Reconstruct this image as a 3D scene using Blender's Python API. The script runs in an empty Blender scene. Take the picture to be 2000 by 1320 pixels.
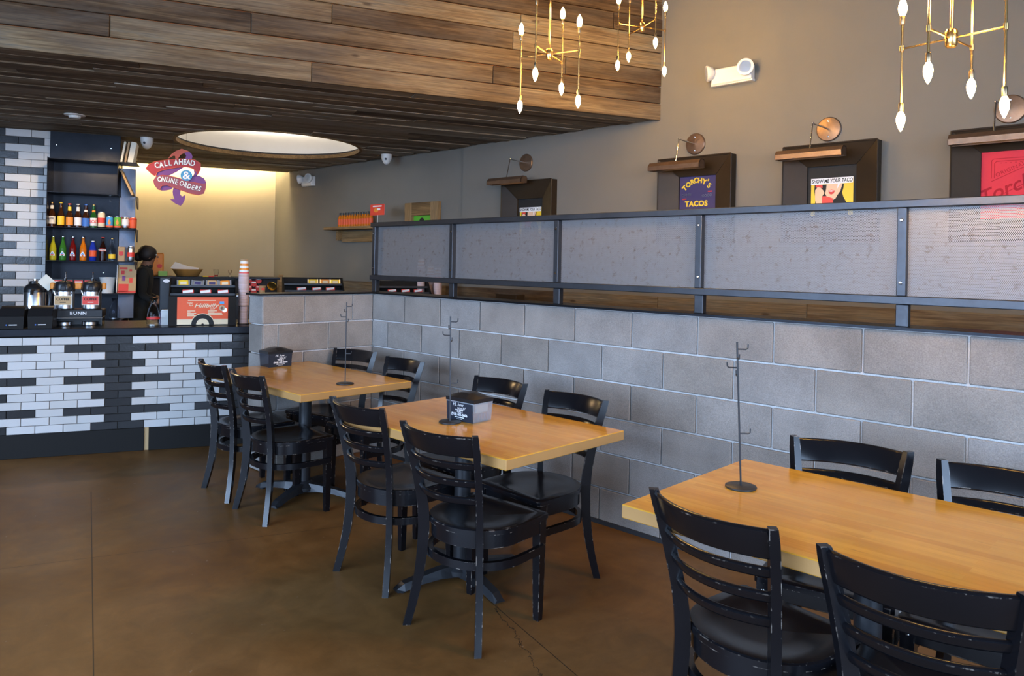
import bpy, bmesh, math, random
from mathutils import Vector, Matrix
random.seed(7)
SC = bpy.context.scene
COL = SC.collection
PI = math.pi
# ------------------------------------------------------------------ camera
CAM = Vector((3.2009, -3.4288, 1.4669)); YAW = 2.3398; ROLL = 0.0191; FPX = 1457.96; CX, CY = 1000.0, 516.47
FW = Vector((math.cos(YAW), math.sin(YAW), 0)); RT = Vector((math.sin(YAW), -math.cos(YAW), 0)); UPV = Vector((0, 0, 1))
RR = RT*math.cos(ROLL) + UPV*math.sin(ROLL); UU = -RT*math.sin(ROLL) + UPV*math.cos(ROLL)
cd = bpy.data.cameras.new('camera'); cam = bpy.data.objects.new('camera', cd); COL.objects.link(cam)
cd.sensor_width = 36; cd.lens = FPX/2000*36; cd.shift_y = -(660-CY)/2000; cd.clip_start = .05; cd.clip_end = 60
cam.matrix_world = Matrix(((RR.x, UU.x, -FW.x, CAM.x), (RR.y, UU.y, -FW.y, CAM.y), (RR.z, UU.z, -FW.z, CAM.z), (0, 0, 0, 1)))
SC.camera = cam
# ------------------------------------------------------------------ world, daylight, exposure
w = bpy.data.worlds.new('sky'); SC.world = w; w.use_nodes = True
w.node_tree.nodes['Background'].inputs[0].default_value = (.62, .76, 1, 1); w.node_tree.nodes['Background'].inputs[1].default_value = 1.0
SC.view_settings.view_transform = 'Standard'; SC.view_settings.look = 'None'; SC.view_settings.gamma = 1
SC.view_settings.use_curve_mapping = False; SC.view_settings.exposure = 0.0
def area(name, loc, rot, sx, sy, power, color, spread=PI):
    l = bpy.data.lights.new(name, 'AREA'); l.shape = 'RECTANGLE'; l.size = sx; l.size_y = sy; l.energy = power; l.color = color; l.spread = spread
    o = bpy.data.objects.new(name, l); o.location = loc; o.rotation_euler = rot; COL.objects.link(o); return o
def spot(name, loc, rot, power, color, size, blend=.6, rad=.04):
    l = bpy.data.lights.new(name, 'SPOT'); l.energy = power; l.color = color; l.spot_size = size; l.spot_blend = blend; l.shadow_soft_size = rad
    o = bpy.data.objects.new(name, l); o.location = loc; o.rotation_euler = rot; COL.objects.link(o); return o
DAY = (.47, .67, 1)
area('daylight_side', (1.2, -10.2, 3.3), (math.radians(70), 0, 0), 12.0, 5.5, 3100, DAY)
area('daylight_front', (9.8, -3.6, 3.3), (0, math.radians(70), 0), 5.5, 9.5, 2050, DAY)

# ------------------------------------------------------------------ kitchen frame and pixel helpers
KO = Vector((-3.124, -2.12, 0)); KA = Vector((.4067, .9135, 0)); KB = Vector((-.9135, .4067, 0)); KROT = math.atan2(.9135, .4067)
def K(a, b, z): return KO + KA*a + KB*b + UPV*z
def ray(u, v): return FW + RR*((u-CX)/FPX) + UU*((CY-v)/FPX)
def pz(u, v, z): d = ray(u, v); return CAM + d*((z-CAM.z)/d.z)
def py(u, v, y): d = ray(u, v); return CAM + d*((y-CAM.y)/d.y)
def pk(u, v, b):
    d = ray(u, v); p0 = KO+KB*b; return CAM + d*((p0-CAM).dot(KB)/d.dot(KB))
def ka(u, v, b): p = pk(u, v, b); return (p-KO).dot(KA), p.z
def pd(u, v, t): return CAM + ray(u, v)*t

# ------------------------------------------------------------------ materials
MATS = {}
def _nt(name):
    m = bpy.data.materials.new(name); m.use_nodes = True; nt = m.node_tree
    return m, nt, nt.nodes['Principled BSDF']
def N(nt, t, **kw):
    n = nt.nodes.new(t)
    for k, v in kw.items():
        if k.startswith('i_'): n.inputs[k[2:].replace('_', ' ')].default_value = v
        else: setattr(n, k, v)
    return n
def L(nt, a, b): nt.links.new(a, b)
def pm(name, col, rough=.5, metal=0, **kw):
    if name in MATS: return MATS[name]
    m, nt, b = _nt(name); b.inputs['Base Color'].default_value = (*col, 1); b.inputs['Roughness'].default_value = rough; b.inputs['Metallic'].default_value = metal
    for k, v in kw.items(): b.inputs[k.replace('_', ' ')].default_value = v
    MATS[name] = m; return m
def emis(name, col, s):
    m, nt, b = _nt(name); b.inputs['Base Color'].default_value = (*col, 1); b.inputs['Emission Color'].default_value = (*col, 1); b.inputs['Emission Strength'].default_value = s
    MATS[name] = m; return m
def ramp(nt, stops):
    r = nt.nodes.new('ShaderNodeValToRGB'); e = r.color_ramp.elements
    while len(e) < len(stops): e.new(.5)
    for i, (p, c) in enumerate(stops): e[i].position = p; e[i].color = (*c, 1)
    return r
def coords(nt, scale, random_shift=True, kind='Object'):
    tc = N(nt, 'ShaderNodeTexCoord'); mp = N(nt, 'ShaderNodeMapping'); mp.inputs['Scale'].default_value = scale
    if random_shift:
        oi = N(nt, 'ShaderNodeObjectInfo'); mu = N(nt, 'ShaderNodeVectorMath', operation='SCALE'); cb = N(nt, 'ShaderNodeCombineXYZ')
        L(nt, oi.outputs['Random'], cb.inputs[0]); L(nt, oi.outputs['Random'], cb.inputs[1]); L(nt, oi.outputs['Random'], cb.inputs[2])
        mu.inputs['Scale'].default_value = 37.0; L(nt, cb.outputs[0], mu.inputs[0])
        ad = N(nt, 'ShaderNodeVectorMath', operation='ADD'); L(nt, tc.outputs[kind], ad.inputs[0]); L(nt, mu.outputs[0], ad.inputs[1]); L(nt, ad.outputs[0], mp.inputs[0])
    else: L(nt, tc.outputs[kind], mp.inputs[0])
    return mp
def mixc(nt, fac, a, b, blend='MIX'):
    m = N(nt, 'ShaderNodeMix', data_type='RGBA', blend_type=blend)
    for s, x in ((0, fac), (6, a), (7, b)):
        if hasattr(x, 'links'): L(nt, x, m.inputs[s])
        elif isinstance(x, tuple): m.inputs[s].default_value = (*x, 1)
        else: m.inputs[s].default_value = x
    return m.outputs[2]
def bump(nt, b, h, s, d=.01):
    n = N(nt, 'ShaderNodeBump'); n.inputs['Strength'].default_value = s; n.inputs['Distance'].default_value = d
    L(nt, h, n.inputs['Height']); L(nt, n.outputs[0], b.inputs['Normal']); return n
def noise(nt, vec, sc, det=6, rough=.6, dist=0):
    n = N(nt, 'ShaderNodeTexNoise'); n.inputs['Scale'].default_value = sc; n.inputs['Detail'].default_value = det; n.inputs['Roughness'].default_value = rough; n.inputs['Distortion'].default_value = dist
    L(nt, vec.outputs[0] if hasattr(vec, 'outputs') else vec, n.inputs['Vector']); return n

def barn_wood(name, stops, rough=.75, sat=1):
    m, nt, b = _nt(name)
    v1 = coords(nt, (1.2, 26, 26)); v2 = coords(nt, (.9, 3.5, 3.5)); v3 = coords(nt, (4, 120, 120))
    n1 = noise(nt, v1, 1.0, 8, .65, .6); n2 = noise(nt, v2, 1.1, 4, .6); n3 = noise(nt, v3, 1.0, 3, .6)
    oi = N(nt, 'ShaderNodeObjectInfo')
    r = ramp(nt, stops)
    mth = N(nt, 'ShaderNodeMath', operation='MULTIPLY_ADD'); mth.inputs[1].default_value = .62; mth.inputs[2].default_value = -.31
    L(nt, oi.outputs['Random'], mth.inputs[0])
    a1 = N(nt, 'ShaderNodeMath', operation='ADD'); L(nt, n1.outputs[0], a1.inputs[0]); L(nt, mth.outputs[0], a1.inputs[1])
    mm = N(nt, 'ShaderNodeMath', operation='MULTIPLY_ADD'); mm.inputs[1].default_value = 1.1; L(nt, n2.outputs[0], mm.inputs[0])
    ms = N(nt, 'ShaderNodeMath', operation='SUBTRACT'); L(nt, mm.outputs[0], ms.inputs[0]); ms.inputs[1].default_value = .55
    L(nt, a1.outputs[0], mm.inputs[2])
    L(nt, ms.outputs[0], r.inputs[0])
    g = N(nt, 'ShaderNodeMapRange'); g.inputs[1].default_value = .3; g.inputs[2].default_value = .7; g.inputs[3].default_value = .55; g.inputs[4].default_value = 1.2; L(nt, n3.outputs[0], g.inputs[0])
    c = mixc(nt, 1.0, r.outputs[0], g.outputs[0], 'MULTIPLY')
    v4 = coords(nt, (1.6, 7, 7)); n4 = noise(nt, v4, 1, 6, .65, .4); gp = N(nt, 'ShaderNodeMapRange'); gp.inputs[1].default_value = .42; gp.inputs[2].default_value = .68; gp.inputs[4].default_value = .4; L(nt, n4.outputs[0], gp.inputs[0])
    if name == 'barn_wood': c = mixc(nt, gp.outputs[0], c, (.125, .112, .094))
    v5 = coords(nt, (3, 60, 60)); n5 = noise(nt, v5, 1, 5, .7); dk = N(nt, 'ShaderNodeMapRange'); dk.inputs[1].default_value = .60; dk.inputs[2].default_value = .72; dk.inputs[4].default_value = .6; L(nt, n5.outputs[0], dk.inputs[0])
    c = mixc(nt, dk.outputs[0], c, (.03, .018, .01))
    # knots
    vo = N(nt, 'ShaderNodeTexVoronoi'); vo.inputs['Scale'].default_value = 1; vk = coords(nt, (2.2, 6.5, 6.5)); L(nt, vk.outputs[0], vo.inputs['Vector'])
    kr = N(nt, 'ShaderNodeMapRange'); kr.inputs[1].default_value = .05; kr.inputs[2].default_value = .1; kr.inputs[3].default_value = .75; kr.inputs[4].default_value = 0; L(nt, vo.outputs['Distance'], kr.inputs[0])
    c = mixc(nt, kr.outputs[0], c, (.035, .02, .012))
    L(nt, c, b.inputs['Base Color']); b.inputs['Roughness'].default_value = rough; b.inputs['Specular IOR Level'].default_value = .25
    ah = N(nt, 'ShaderNodeMath', operation='ADD'); L(nt, n1.outputs[0], ah.inputs[0]); L(nt, n3.outputs[0], ah.inputs[1]); bump(nt, b, ah.outputs[0], .35, .006)
    MATS[name] = m; return m
WOOD_STOPS = [(0, (.026, .014, .007)), (.3, (.078, .047, .023)), (.5, (.148, .099, .052)), (.68, (.215, .158, .09)), (.85, (.17, .148, .11)), (1, (.32, .265, .175))]
barn_wood('barn_wood', WOOD_STOPS)
barn_wood('ceiling_wood', [(0, (.04, .026, .016)), (.25, (.12, .08, .048)), (.45, (.21, .15, .092)), (.62, (.27, .22, .155)), (.8, (.25, .225, .185)), (1, (.42, .36, .26))])
barn_wood('frame_wood', [(0, (.10, .055, .02)), (.5, (.25, .15, .06)), (1, (.36, .23, .11))])

def cmu(name, cols, rough=.92):
    m, nt, b = _nt(name)
    v = coords(nt, (1, 1, 1)); n1 = noise(nt, v, 230, 3, .7); n2 = noise(nt, v, 3.2, 5, .6); n3 = noise(nt, v, 60, 4, .7)
    oi = N(nt, 'ShaderNodeObjectInfo'); r = ramp(nt, cols); L(nt, oi.outputs['Random'], r.inputs[0])
    g = N(nt, 'ShaderNodeMapRange'); g.inputs[1].default_value = .3; g.inputs[2].default_value = .7; g.inputs[3].default_value = .78; g.inputs[4].default_value = 1.18; L(nt, n2.outputs[0], g.inputs[0])
    c = mixc(nt, 1.0, r.outputs[0], g.outputs[0], 'MULTIPLY')
    g2 = N(nt, 'ShaderNodeMapRange'); g2.inputs[1].default_value = .3; g2.inputs[2].default_value = .7; g2.inputs[3].default_value = .7; g2.inputs[4].default_value = 1.25; L(nt, n1.outputs[0], g2.inputs[0])
    c = mixc(nt, .8, c, g2.outputs[0], 'MULTIPLY')
    L(nt, c, b.inputs['Base Color']); b.inputs['Roughness'].default_value = rough; b.inputs['Specular IOR Level'].default_value = .2
    ah = N(nt, 'ShaderNodeMath', operation='ADD'); L(nt, n1.outputs[0], ah.inputs[0]); L(nt, n3.outputs[0], ah.inputs[1]); bump(nt, b, ah.outputs[0], .5, .004)
    MATS[name] = m; return m
cmu('cmu', [(0, (.265, .235, .205)), (.35, (.295, .27, .245)), (.7, (.30, .285, .27)), (1, (.285, .245, .21))])
cmu('mortar', [(0, (.60, .58, .56)), (1, (.62, .60, .58))])

def paint(name, col, rough=.85, var=.06):
    m, nt, b = _nt(name); v = coords(nt, (1, 1, 1), False); n = noise(nt, v, 1.3, 4, .6); n2 = noise(nt, v, 260, 2, .5)
    g = N(nt, 'ShaderNodeMapRange'); g.inputs[3].default_value = 1-var*2; g.inputs[4].default_value = 1+var*2; L(nt, n.outputs[0], g.inputs[0])
    L(nt, mixc(nt, 1.0, col, g.outputs[0], 'MULTIPLY'), b.inputs['Base Color']); b.inputs['Roughness'].default_value = rough; b.inputs['Specular IOR Level'].default_value = .3
    bump(nt, b, n2.outputs[0], .08, .003); MATS[name] = m; return m
paint('grey_paint', (.18, .168, .142)); paint('tan_paint', (.44, .385, .28)); paint('white_paint', (.72, .70, .66), .7); paint('upper_paint', (.05, .047, .043)); paint('dark_paint', (.03, .03, .032)); paint('raw_edge', (.30, .10, .03))

def glaze(name, col, col2, rough=.16):
    m, nt, b = _nt(name); v = coords(nt, (1, 1, 1)); n = noise(nt, v, 26, 3, .55); n2 = noise(nt, v, 90, 2, .5)
    oi = N(nt, 'ShaderNodeObjectInfo'); r = ramp(nt, [(0, col), (1, col2)]); L(nt, oi.outputs['Random'], r.inputs[0]); L(nt, r.outputs[0], b.inputs['Base Color'])
    b.inputs['Roughness'].default_value = rough
    ah = N(nt, 'ShaderNodeMath', operation='ADD'); L(nt, n.outputs[0], ah.inputs[0]); L(nt, n2.outputs[0], ah.inputs[1]); bump(nt, b, ah.outputs[0], .2, .003)
    MATS[name] = m; return m
glaze('tile_white', (.52, .505, .48), (.58, .565, .545), .2); glaze('tile_black', (.018, .019, .02), (.03, .031, .033), .22); pm('grout', (.16, .13, .10), .9)

def steel(name, c1, c2, rough=.42, metal=.85, sc=5):
    m, nt, b = _nt(name); v = coords(nt, (1, 1, 1)); n = noise(nt, v, sc, 6, .65, .4); n2 = noise(nt, v, 60, 3, .6)
    L(nt, mixc(nt, n.outputs[0], c1, c2), b.inputs['Base Color']); b.inputs['Metallic'].default_value = metal
    g = N(nt, 'ShaderNodeMapRange'); g.inputs[3].default_value = rough-.12; g.inputs[4].default_value = rough+.14; L(nt, n2.outputs[0], g.inputs[0]); L(nt, g.outputs[0], b.inputs['Roughness'])
    b.inputs['Specular IOR Level'].default_value = .3
    MATS[name] = m; return m
steel('raw_steel', (.045, .048, .055), (.10, .105, .115)); steel('dark_steel', (.014, .015, .018), (.032, .034, .04), .34); steel('frame_steel', (.025, .017, .010), (.045, .032, .02), .34, 0, 3).node_tree.nodes['Principled BSDF'].inputs['Specular IOR Level'].default_value = .13
steel('copper_steel', (.13, .078, .045), (.25, .165, .11), .36, .7, 20); steel('stand_steel', (.035, .035, .037), (.06, .06, .063), .4, .5)
steel('daylit_steel', (.16, .19, .25), (.24, .27, .33), .45, .6); pm('chrome', (.75, .75, .76), .12, 1); pm('brushed', (.62, .62, .63), .28, 1); pm('brass', (.62, .42, .17), .27, 1); pm('dark_brass', (.30, .22, .13), .35, 1)  # the return plate's steel carries bluish daylight in its base colour
pm('black_plastic', (.012, .012, .013), .3); pm('matte_black', (.011, .010, .009), .6, Specular_IOR_Level=.18); pm('black_metal', (.02, .021, .024), .38, .2)
pm('white_plastic', (.75, .74, .70), .35); pm('white', (.82, .81, .78), .6); pm('paper', (.78, .72, .58), .8); pm('tan_card', (.50, .33, .16), .75); pm('kraft', (.42, .28, .15), .8)
pm('red', (.55, .03, .025), .5); pm('bright_red', (.72, .05, .03), .45); pm('orange_red', (.75, .10, .025), .55); pm('yellow', (.85, .58, .03), .5); pm('blue', (.04, .16, .55), .45); pm('sky_blue', (.06, .35, .72), .4); pm('green', (.12, .42, .04), .45); pm('cream', (.78, .66, .45), .7); pm('navy', (.045, .035, .12), .7)
pm('orange', (.80, .28, .03), .45); pm('pink_rim', (.66, .52, .54), .6); pm('black_print', (.01, .01, .01), .7); pm('white_print', (.85, .85, .85), .7); pm('skin_print', (.82, .55, .36), .7); pm('shirt_red', (.62, .035, .055), .85); pm('shirt_print', (.36, .01, .02), .9)
pm('sign_red', (.36, .02, .025), .5); pm('sign_pink', (.31, .06, .085), .5); pm('sign_purple', (.17, .045, .22), .5); pm('sign_trim', (.52, .09, .045), .5); pm('sign_blue', (.05, .29, .55), .45); pm('sign_edge', (.06, .04, .10), .6)
pm('gold', (.75, .5, .15), .25, 1); pm('green_paint', (.10, .42, .03), .6); pm('lime', (.30, .60, .15), .6); pm('basket', (.48, .27, .07), .8)
def glass(name, col, rough=.03, ior=1.45, t=1.0, alpha=1):
    m = pm(name, col, rough); b = m.node_tree.nodes['Principled BSDF']; b.inputs['Transmission Weight'].default_value = t; b.inputs['IOR'].default_value = ior; return m
glass('amber_glass', (.045, .014, .005), .05, 1.4, .15); glass('green_glass', (.03, .16, .03), .05, 1.3, .5); glass('clear_glass', (.93, .95, .96), .02, 1.15); glass('lime_soda', (.62, .58, .03), .08, 1.2, .3); glass('green_soda', (.05, .22, .03), .08, 1.2, .3); glass('red_soda', (.20, .01, .01), .08, 1.2, .3); glass('orange_soda', (.80, .22, .01), .08, 1.2, .3); glass('cola', (.02, .006, .004), .08, 1.3, .2); glass('blue_soda', (.02, .05, .45), .08, 1.2, .3)
def clear_plastic(name='clear_plastic', col=(.6, .63, .68, 1), fac=.26, tc=(.85, .88, .92, 1)):
    m, nt, b = _nt(name); b.inputs['Base Color'].default_value = col; b.inputs['Roughness'].default_value = .12
    tr = N(nt, 'ShaderNodeBsdfTransparent'); tr.inputs[0].default_value = tc; mx = N(nt, 'ShaderNodeMixShader'); mx.inputs[0].default_value = fac
    L(nt, tr.outputs[0], mx.inputs[1]); L(nt, b.outputs[0], mx.inputs[2]); L(nt, mx.outputs[0], nt.nodes['Material Output'].inputs[0]); MATS[name] = m
clear_plastic(); clear_plastic('smoke_plastic', (.06, .065, .08, 1), .6, (.5, .5, .55, 1))

def chair_paint():
    m, nt, b = _nt('chair_paint'); v = coords(nt, (1, 1, 1)); n = noise(nt, v, 30, 5, .7); n2 = noise(nt, v, 4, 3, .6)
    bv = N(nt, 'ShaderNodeBevel', samples=4); bv.inputs['Radius'].default_value = .005; ge = N(nt, 'ShaderNodeNewGeometry')
    dp = N(nt, 'ShaderNodeVectorMath', operation='DOT_PRODUCT'); L(nt, bv.outputs[0], dp.inputs[0]); L(nt, ge.outputs['Normal'], dp.inputs[1])
    ed = N(nt, 'ShaderNodeMapRange'); ed.inputs[1].default_value = .97; ed.inputs[2].default_value = .84; L(nt, dp.outputs['Value'], ed.inputs[0])
    th = N(nt, 'ShaderNodeMapRange'); th.inputs[1].default_value = .54; th.inputs[2].default_value = .61; L(nt, n.outputs[0], th.inputs[0])
    th2 = N(nt, 'ShaderNodeMapRange'); th2.inputs[1].default_value = .38; th2.inputs[2].default_value = .52; L(nt, n2.outputs[0], th2.inputs[0])
    a = N(nt, 'ShaderNodeMath', operation='MULTIPLY'); L(nt, ed.outputs[0], a.inputs[0]); L(nt, th.outputs[0], a.inputs[1])
    a2 = N(nt, 'ShaderNodeMath', operation='MULTIPLY'); L(nt, a.outputs[0], a2.inputs[0]); L(nt, th2.outputs[0], a2.inputs[1])
    L(nt, mixc(nt, a2.outputs[0], (.006, .006, .0075), (.46, .38, .31)), b.inputs['Base Color'])
    g = N(nt, 'ShaderNodeMapRange'); g.inputs[3].default_value = .13; g.inputs[4].default_value = .30; L(nt, n2.outputs[0], g.inputs[0]); L(nt, g.outputs[0], b.inputs['Roughness']); b.inputs['Specular IOR Level'].default_value = .42
    MATS['chair_paint'] = m
chair_paint()
def butcher():
    m, nt, b = _nt('butcher_block'); tc = coords(nt, (1, 1, 1)); v = coords(nt, (3, 46, 46))
    br = N(nt, 'ShaderNodeTexBrick'); br.offset = .37; br.squash = 1
    for i, x in (('Scale', 1), ('Mortar Size', .0006), ('Mortar Smooth', .3), ('Brick Width', .42), ('Row Height', .034), ('Bias', 0)): br.inputs[i].default_value = x
    br.inputs['Color1'].default_value = (0, 0, 0, 1); br.inputs['Color2'].default_value = (1, 1, 1, 1); br.inputs['Mortar'].default_value = (.3, .3, .3, 1)
    L(nt, tc.outputs[0], br.inputs['Vector'])
    n = noise(nt, v, 1, 6, .6, .8); n2 = noise(nt, tc, 2.2, 4, .6)
    r = ramp(nt, [(0, (.68, .325, .034)), (.5, (.75, .385, .045)), (1, (.79, .43, .06))]); L(nt, br.outputs['Color'], r.inputs[0])
    g = N(nt, 'ShaderNodeMapRange'); g.inputs[1].default_value = .3; g.inputs[2].default_value = .7; g.inputs[3].default_value = .88; g.inputs[4].default_value = 1.06; L(nt, n.outputs[0], g.inputs[0])
    c = mixc(nt, 1.0, r.outputs[0], g.outputs[0], 'MULTIPLY')
    g3 = N(nt, 'ShaderNodeMapRange'); g3.inputs[1].default_value = .3; g3.inputs[2].default_value = .7; g3.inputs[3].default_value = .85; g3.inputs[4].default_value = 1.1; L(nt, n2.outputs[0], g3.inputs[0])
    c = mixc(nt, 1.0, c, g3.outputs[0], 'MULTIPLY')
    vs = coords(nt, (9, 70, 9)); n4 = noise(nt, vs, 1, 3, .5); k = N(nt, 'ShaderNodeMapRange'); k.inputs[1].default_value = .70; k.inputs[2].default_value = .76; k.inputs[4].default_value = .35; L(nt, n4.outputs[0], k.inputs[0])
    c = mixc(nt, k.outputs[0], c, (.16, .06, .02))
    L(nt, c, b.inputs['Base Color']); b.inputs['Roughness'].default_value = .16; b.inputs['Specular IOR Level'].default_value = .4; b.inputs['Coat Weight'].default_value = .12; b.inputs['Coat Roughness'].default_value = .05
    MATS['butcher_block'] = m
butcher()
cmu_edge = paint('butcher_edge', (.44, .235, .08), .45, .2)
def perforated():
    m, nt, b = _nt('perforated_steel'); v = coords(nt, (1, 1, 1), False)
    sx = N(nt, 'ShaderNodeSeparateXYZ'); L(nt, v.outputs[0], sx.inputs[0])
    P = .0066
    def cell(ox, oz):
        outs = []
        for o, ax, per in ((ox, 0, P), (oz, 2, P*1.732)):
            a = N(nt, 'ShaderNodeMath', operation='MULTIPLY_ADD'); a.inputs[1].default_value = 1/per; a.inputs[2].default_value = o; L(nt, sx.outputs[ax], a.inputs[0])
            f = N(nt, 'ShaderNodeMath', operation='FRACT'); L(nt, a.outputs[0], f.inputs[0])
            s = N(nt, 'ShaderNodeMath', operation='MULTIPLY_ADD'); s.inputs[1].default_value = per; s.inputs[2].default_value = -per/2; L(nt, f.outputs[0], s.inputs[0]); outs.append(s)
        c = N(nt, 'ShaderNodeCombineXYZ'); L(nt, outs[0].outputs[0], c.inputs[0]); L(nt, outs[1].outputs[0], c.inputs[1])
        ln = N(nt, 'ShaderNodeVectorMath', operation='LENGTH'); L(nt, c.outputs[0], ln.inputs[0]); return ln.outputs['Value']
    mn = N(nt, 'ShaderNodeMath', operation='MINIMUM'); L(nt, cell(100, 100), mn.inputs[0]); L(nt, cell(100.5, 100.5), mn.inputs[1])
    lt = N(nt, 'ShaderNodeMath', operation='LESS_THAN'); L(nt, mn.outputs[0], lt.inputs[0]); lt.inputs[1].default_value = .0020
    n = noise(nt, v, 24, 9, .75, .4); n2 = noise(nt, v, 2.5, 4, .6); n3 = noise(nt, v, 35, 4, .7)
    r = ramp(nt, [(.0, (.25, .24, .24)), (.555, (.285, .28, .285)), (.64, (.16, .105, .08)), (.78, (.06, .035, .025))]); L(nt, n.outputs[0], r.inputs[0])
    c = mixc(nt, .35, r.outputs[0], mixc(nt, n3.outputs[0], (.2, .16, .14), (.42, .42, .43)))
    L(nt, c, b.inputs['Base Color']); b.inputs['Metallic'].default_value = .55; b.inputs['Roughness'].default_value = .55
    tr = N(nt, 'ShaderNodeBsdfTransparent'); mx = N(nt, 'ShaderNodeMixShader'); L(nt, lt.outputs[0], mx.inputs[0]); L(nt, b.outputs[0], mx.inputs[1]); L(nt, tr.outputs[0], mx.inputs[2])
    L(nt, mx.outputs[0], nt.nodes['Material Output'].inputs[0]); MATS['perforated_steel'] = m
perforated()
def floor_mat():
    m, nt, b = _nt('stained_concrete'); v = coords(nt, (1, 1, 1), False); n = noise(nt, v, 1.1, 7, .62, .8); n2 = noise(nt, v, 7, 6, .7, .5); n3 = noise(nt, v, 150, 3, .6)
    r = ramp(nt, [(.25, (.115, .052, .015)), (.45, (.16, .078, .024)), (.6, (.19, .098, .034)), (.8, (.22, .125, .05))]); L(nt, n.outputs[0], r.inputs[0])
    g = N(nt, 'ShaderNodeMapRange'); g.inputs[1].default_value = .3; g.inputs[2].default_value = .7; g.inputs[3].default_value = .8; g.inputs[4].default_value = 1.2; L(nt, n2.outputs[0], g.inputs[0])
    c = mixc(nt, 1.0, r.outputs[0], g.outputs[0], 'MULTIPLY')
    sx = N(nt, 'ShaderNodeSeparateXYZ'); L(nt, v.outputs[0], sx.inputs[0])
    def line(p, q, wd, wob=0):
        p = Vector(p[:2]); q = Vector(q[:2]); d = (q-p).normalized(); nn = Vector((-d.y, d.x)); ln = (q-p).length
        def lin(vec, off, extra=None):
            a = N(nt, 'ShaderNodeMath', operation='MULTIPLY'); L(nt, sx.outputs[0], a.inputs[0]); a.inputs[1].default_value = vec.x
            e = N(nt, 'ShaderNodeMath', operation='MULTIPLY_ADD'); L(nt, sx.outputs[1], e.inputs[0]); e.inputs[1].default_value = vec.y; L(nt, a.outputs[0], e.inputs[2])
            f = N(nt, 'ShaderNodeMath', operation='SUBTRACT'); L(nt, e.outputs[0], f.inputs[0]); f.inputs[1].default_value = off; return f
        dist = lin(nn, nn.dot(p))
        if wob:
            ww = noise(nt, v, 9, 5, .7); s = N(nt, 'ShaderNodeMath', operation='MULTIPLY_ADD'); L(nt, ww.outputs[0], s.inputs[0]); s.inputs[1].default_value = wob; L(nt, dist.outputs[0], s.inputs[2])
            s2 = N(nt, 'ShaderNodeMath', operation='SUBTRACT'); L(nt, s.outputs[0], s2.inputs[0]); s2.inputs[1].default_value = wob/2; dist = s2
        ab = N(nt, 'ShaderNodeMath', operation='ABSOLUTE'); L(nt, dist.outputs[0], ab.inputs[0]); lt = N(nt, 'ShaderNodeMath', operation='LESS_THAN'); L(nt, ab.outputs[0], lt.inputs[0]); lt.inputs[1].default_value = wd
        al = lin(d, d.dot(p)+ln/2); ab2 = N(nt, 'ShaderNodeMath', operation='ABSOLUTE'); L(nt, al.outputs[0], ab2.inputs[0]); lt2 = N(nt, 'ShaderNodeMath', operation='LESS_THAN'); L(nt, ab2.outputs[0], lt2.inputs[0]); lt2.inputs[1].default_value = ln/2
        o = N(nt, 'ShaderNodeMath', operation='MULTIPLY'); L(nt, lt.outputs[0], o.inputs[0]); L(nt, lt2.outputs[0], o.inputs[1]); return o.outputs[0]
    acc = None
    for p, q, wd, wob in (((-1.906, -1.889), (3.2, -3.385), .0022, 0), ((-2.5, -6.5), (2.0, 4.7), .0015, 0), ((.2, -.94), (2.4, -1.58), .0018, 0), ((.45, -.9), (1.6, -1.5), .0022, .14)):
        o = line(p, q, wd, wob)
        if acc is None: acc = o
        else:
            mx = N(nt, 'ShaderNodeMath', operation='MAXIMUM'); L(nt, acc, mx.inputs[0]); L(nt, o, mx.inputs[1]); acc = mx.outputs[0]
    c = mixc(nt, acc, c, (.035, .022, .013))
    sc = N(nt, 'ShaderNodeMapRange'); sc.inputs[1].default_value = .74; sc.inputs[2].default_value = .78; sc.inputs[4].default_value = .6; vs = coords(nt, (26, 26, 26), False); ns = noise(nt, vs, 1, 2, .5); L(nt, ns.outputs[0], sc.inputs[0])
    c = mixc(nt, sc.outputs[0], c, (.3, .24, .18))
    L(nt, c, b.inputs['Base Color'])
    g2 = N(nt, 'ShaderNodeMapRange'); g2.inputs[3].default_value = .3; g2.inputs[4].default_value = .55; L(nt, n2.outputs[0], g2.inputs[0]); L(nt, g2.outputs[0], b.inputs['Roughness'])
    b.inputs['Specular IOR Level'].default_value = .14; bump(nt, b, n3.outputs[0], .05, .002); MATS['stained_concrete'] = m
floor_mat()

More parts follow.
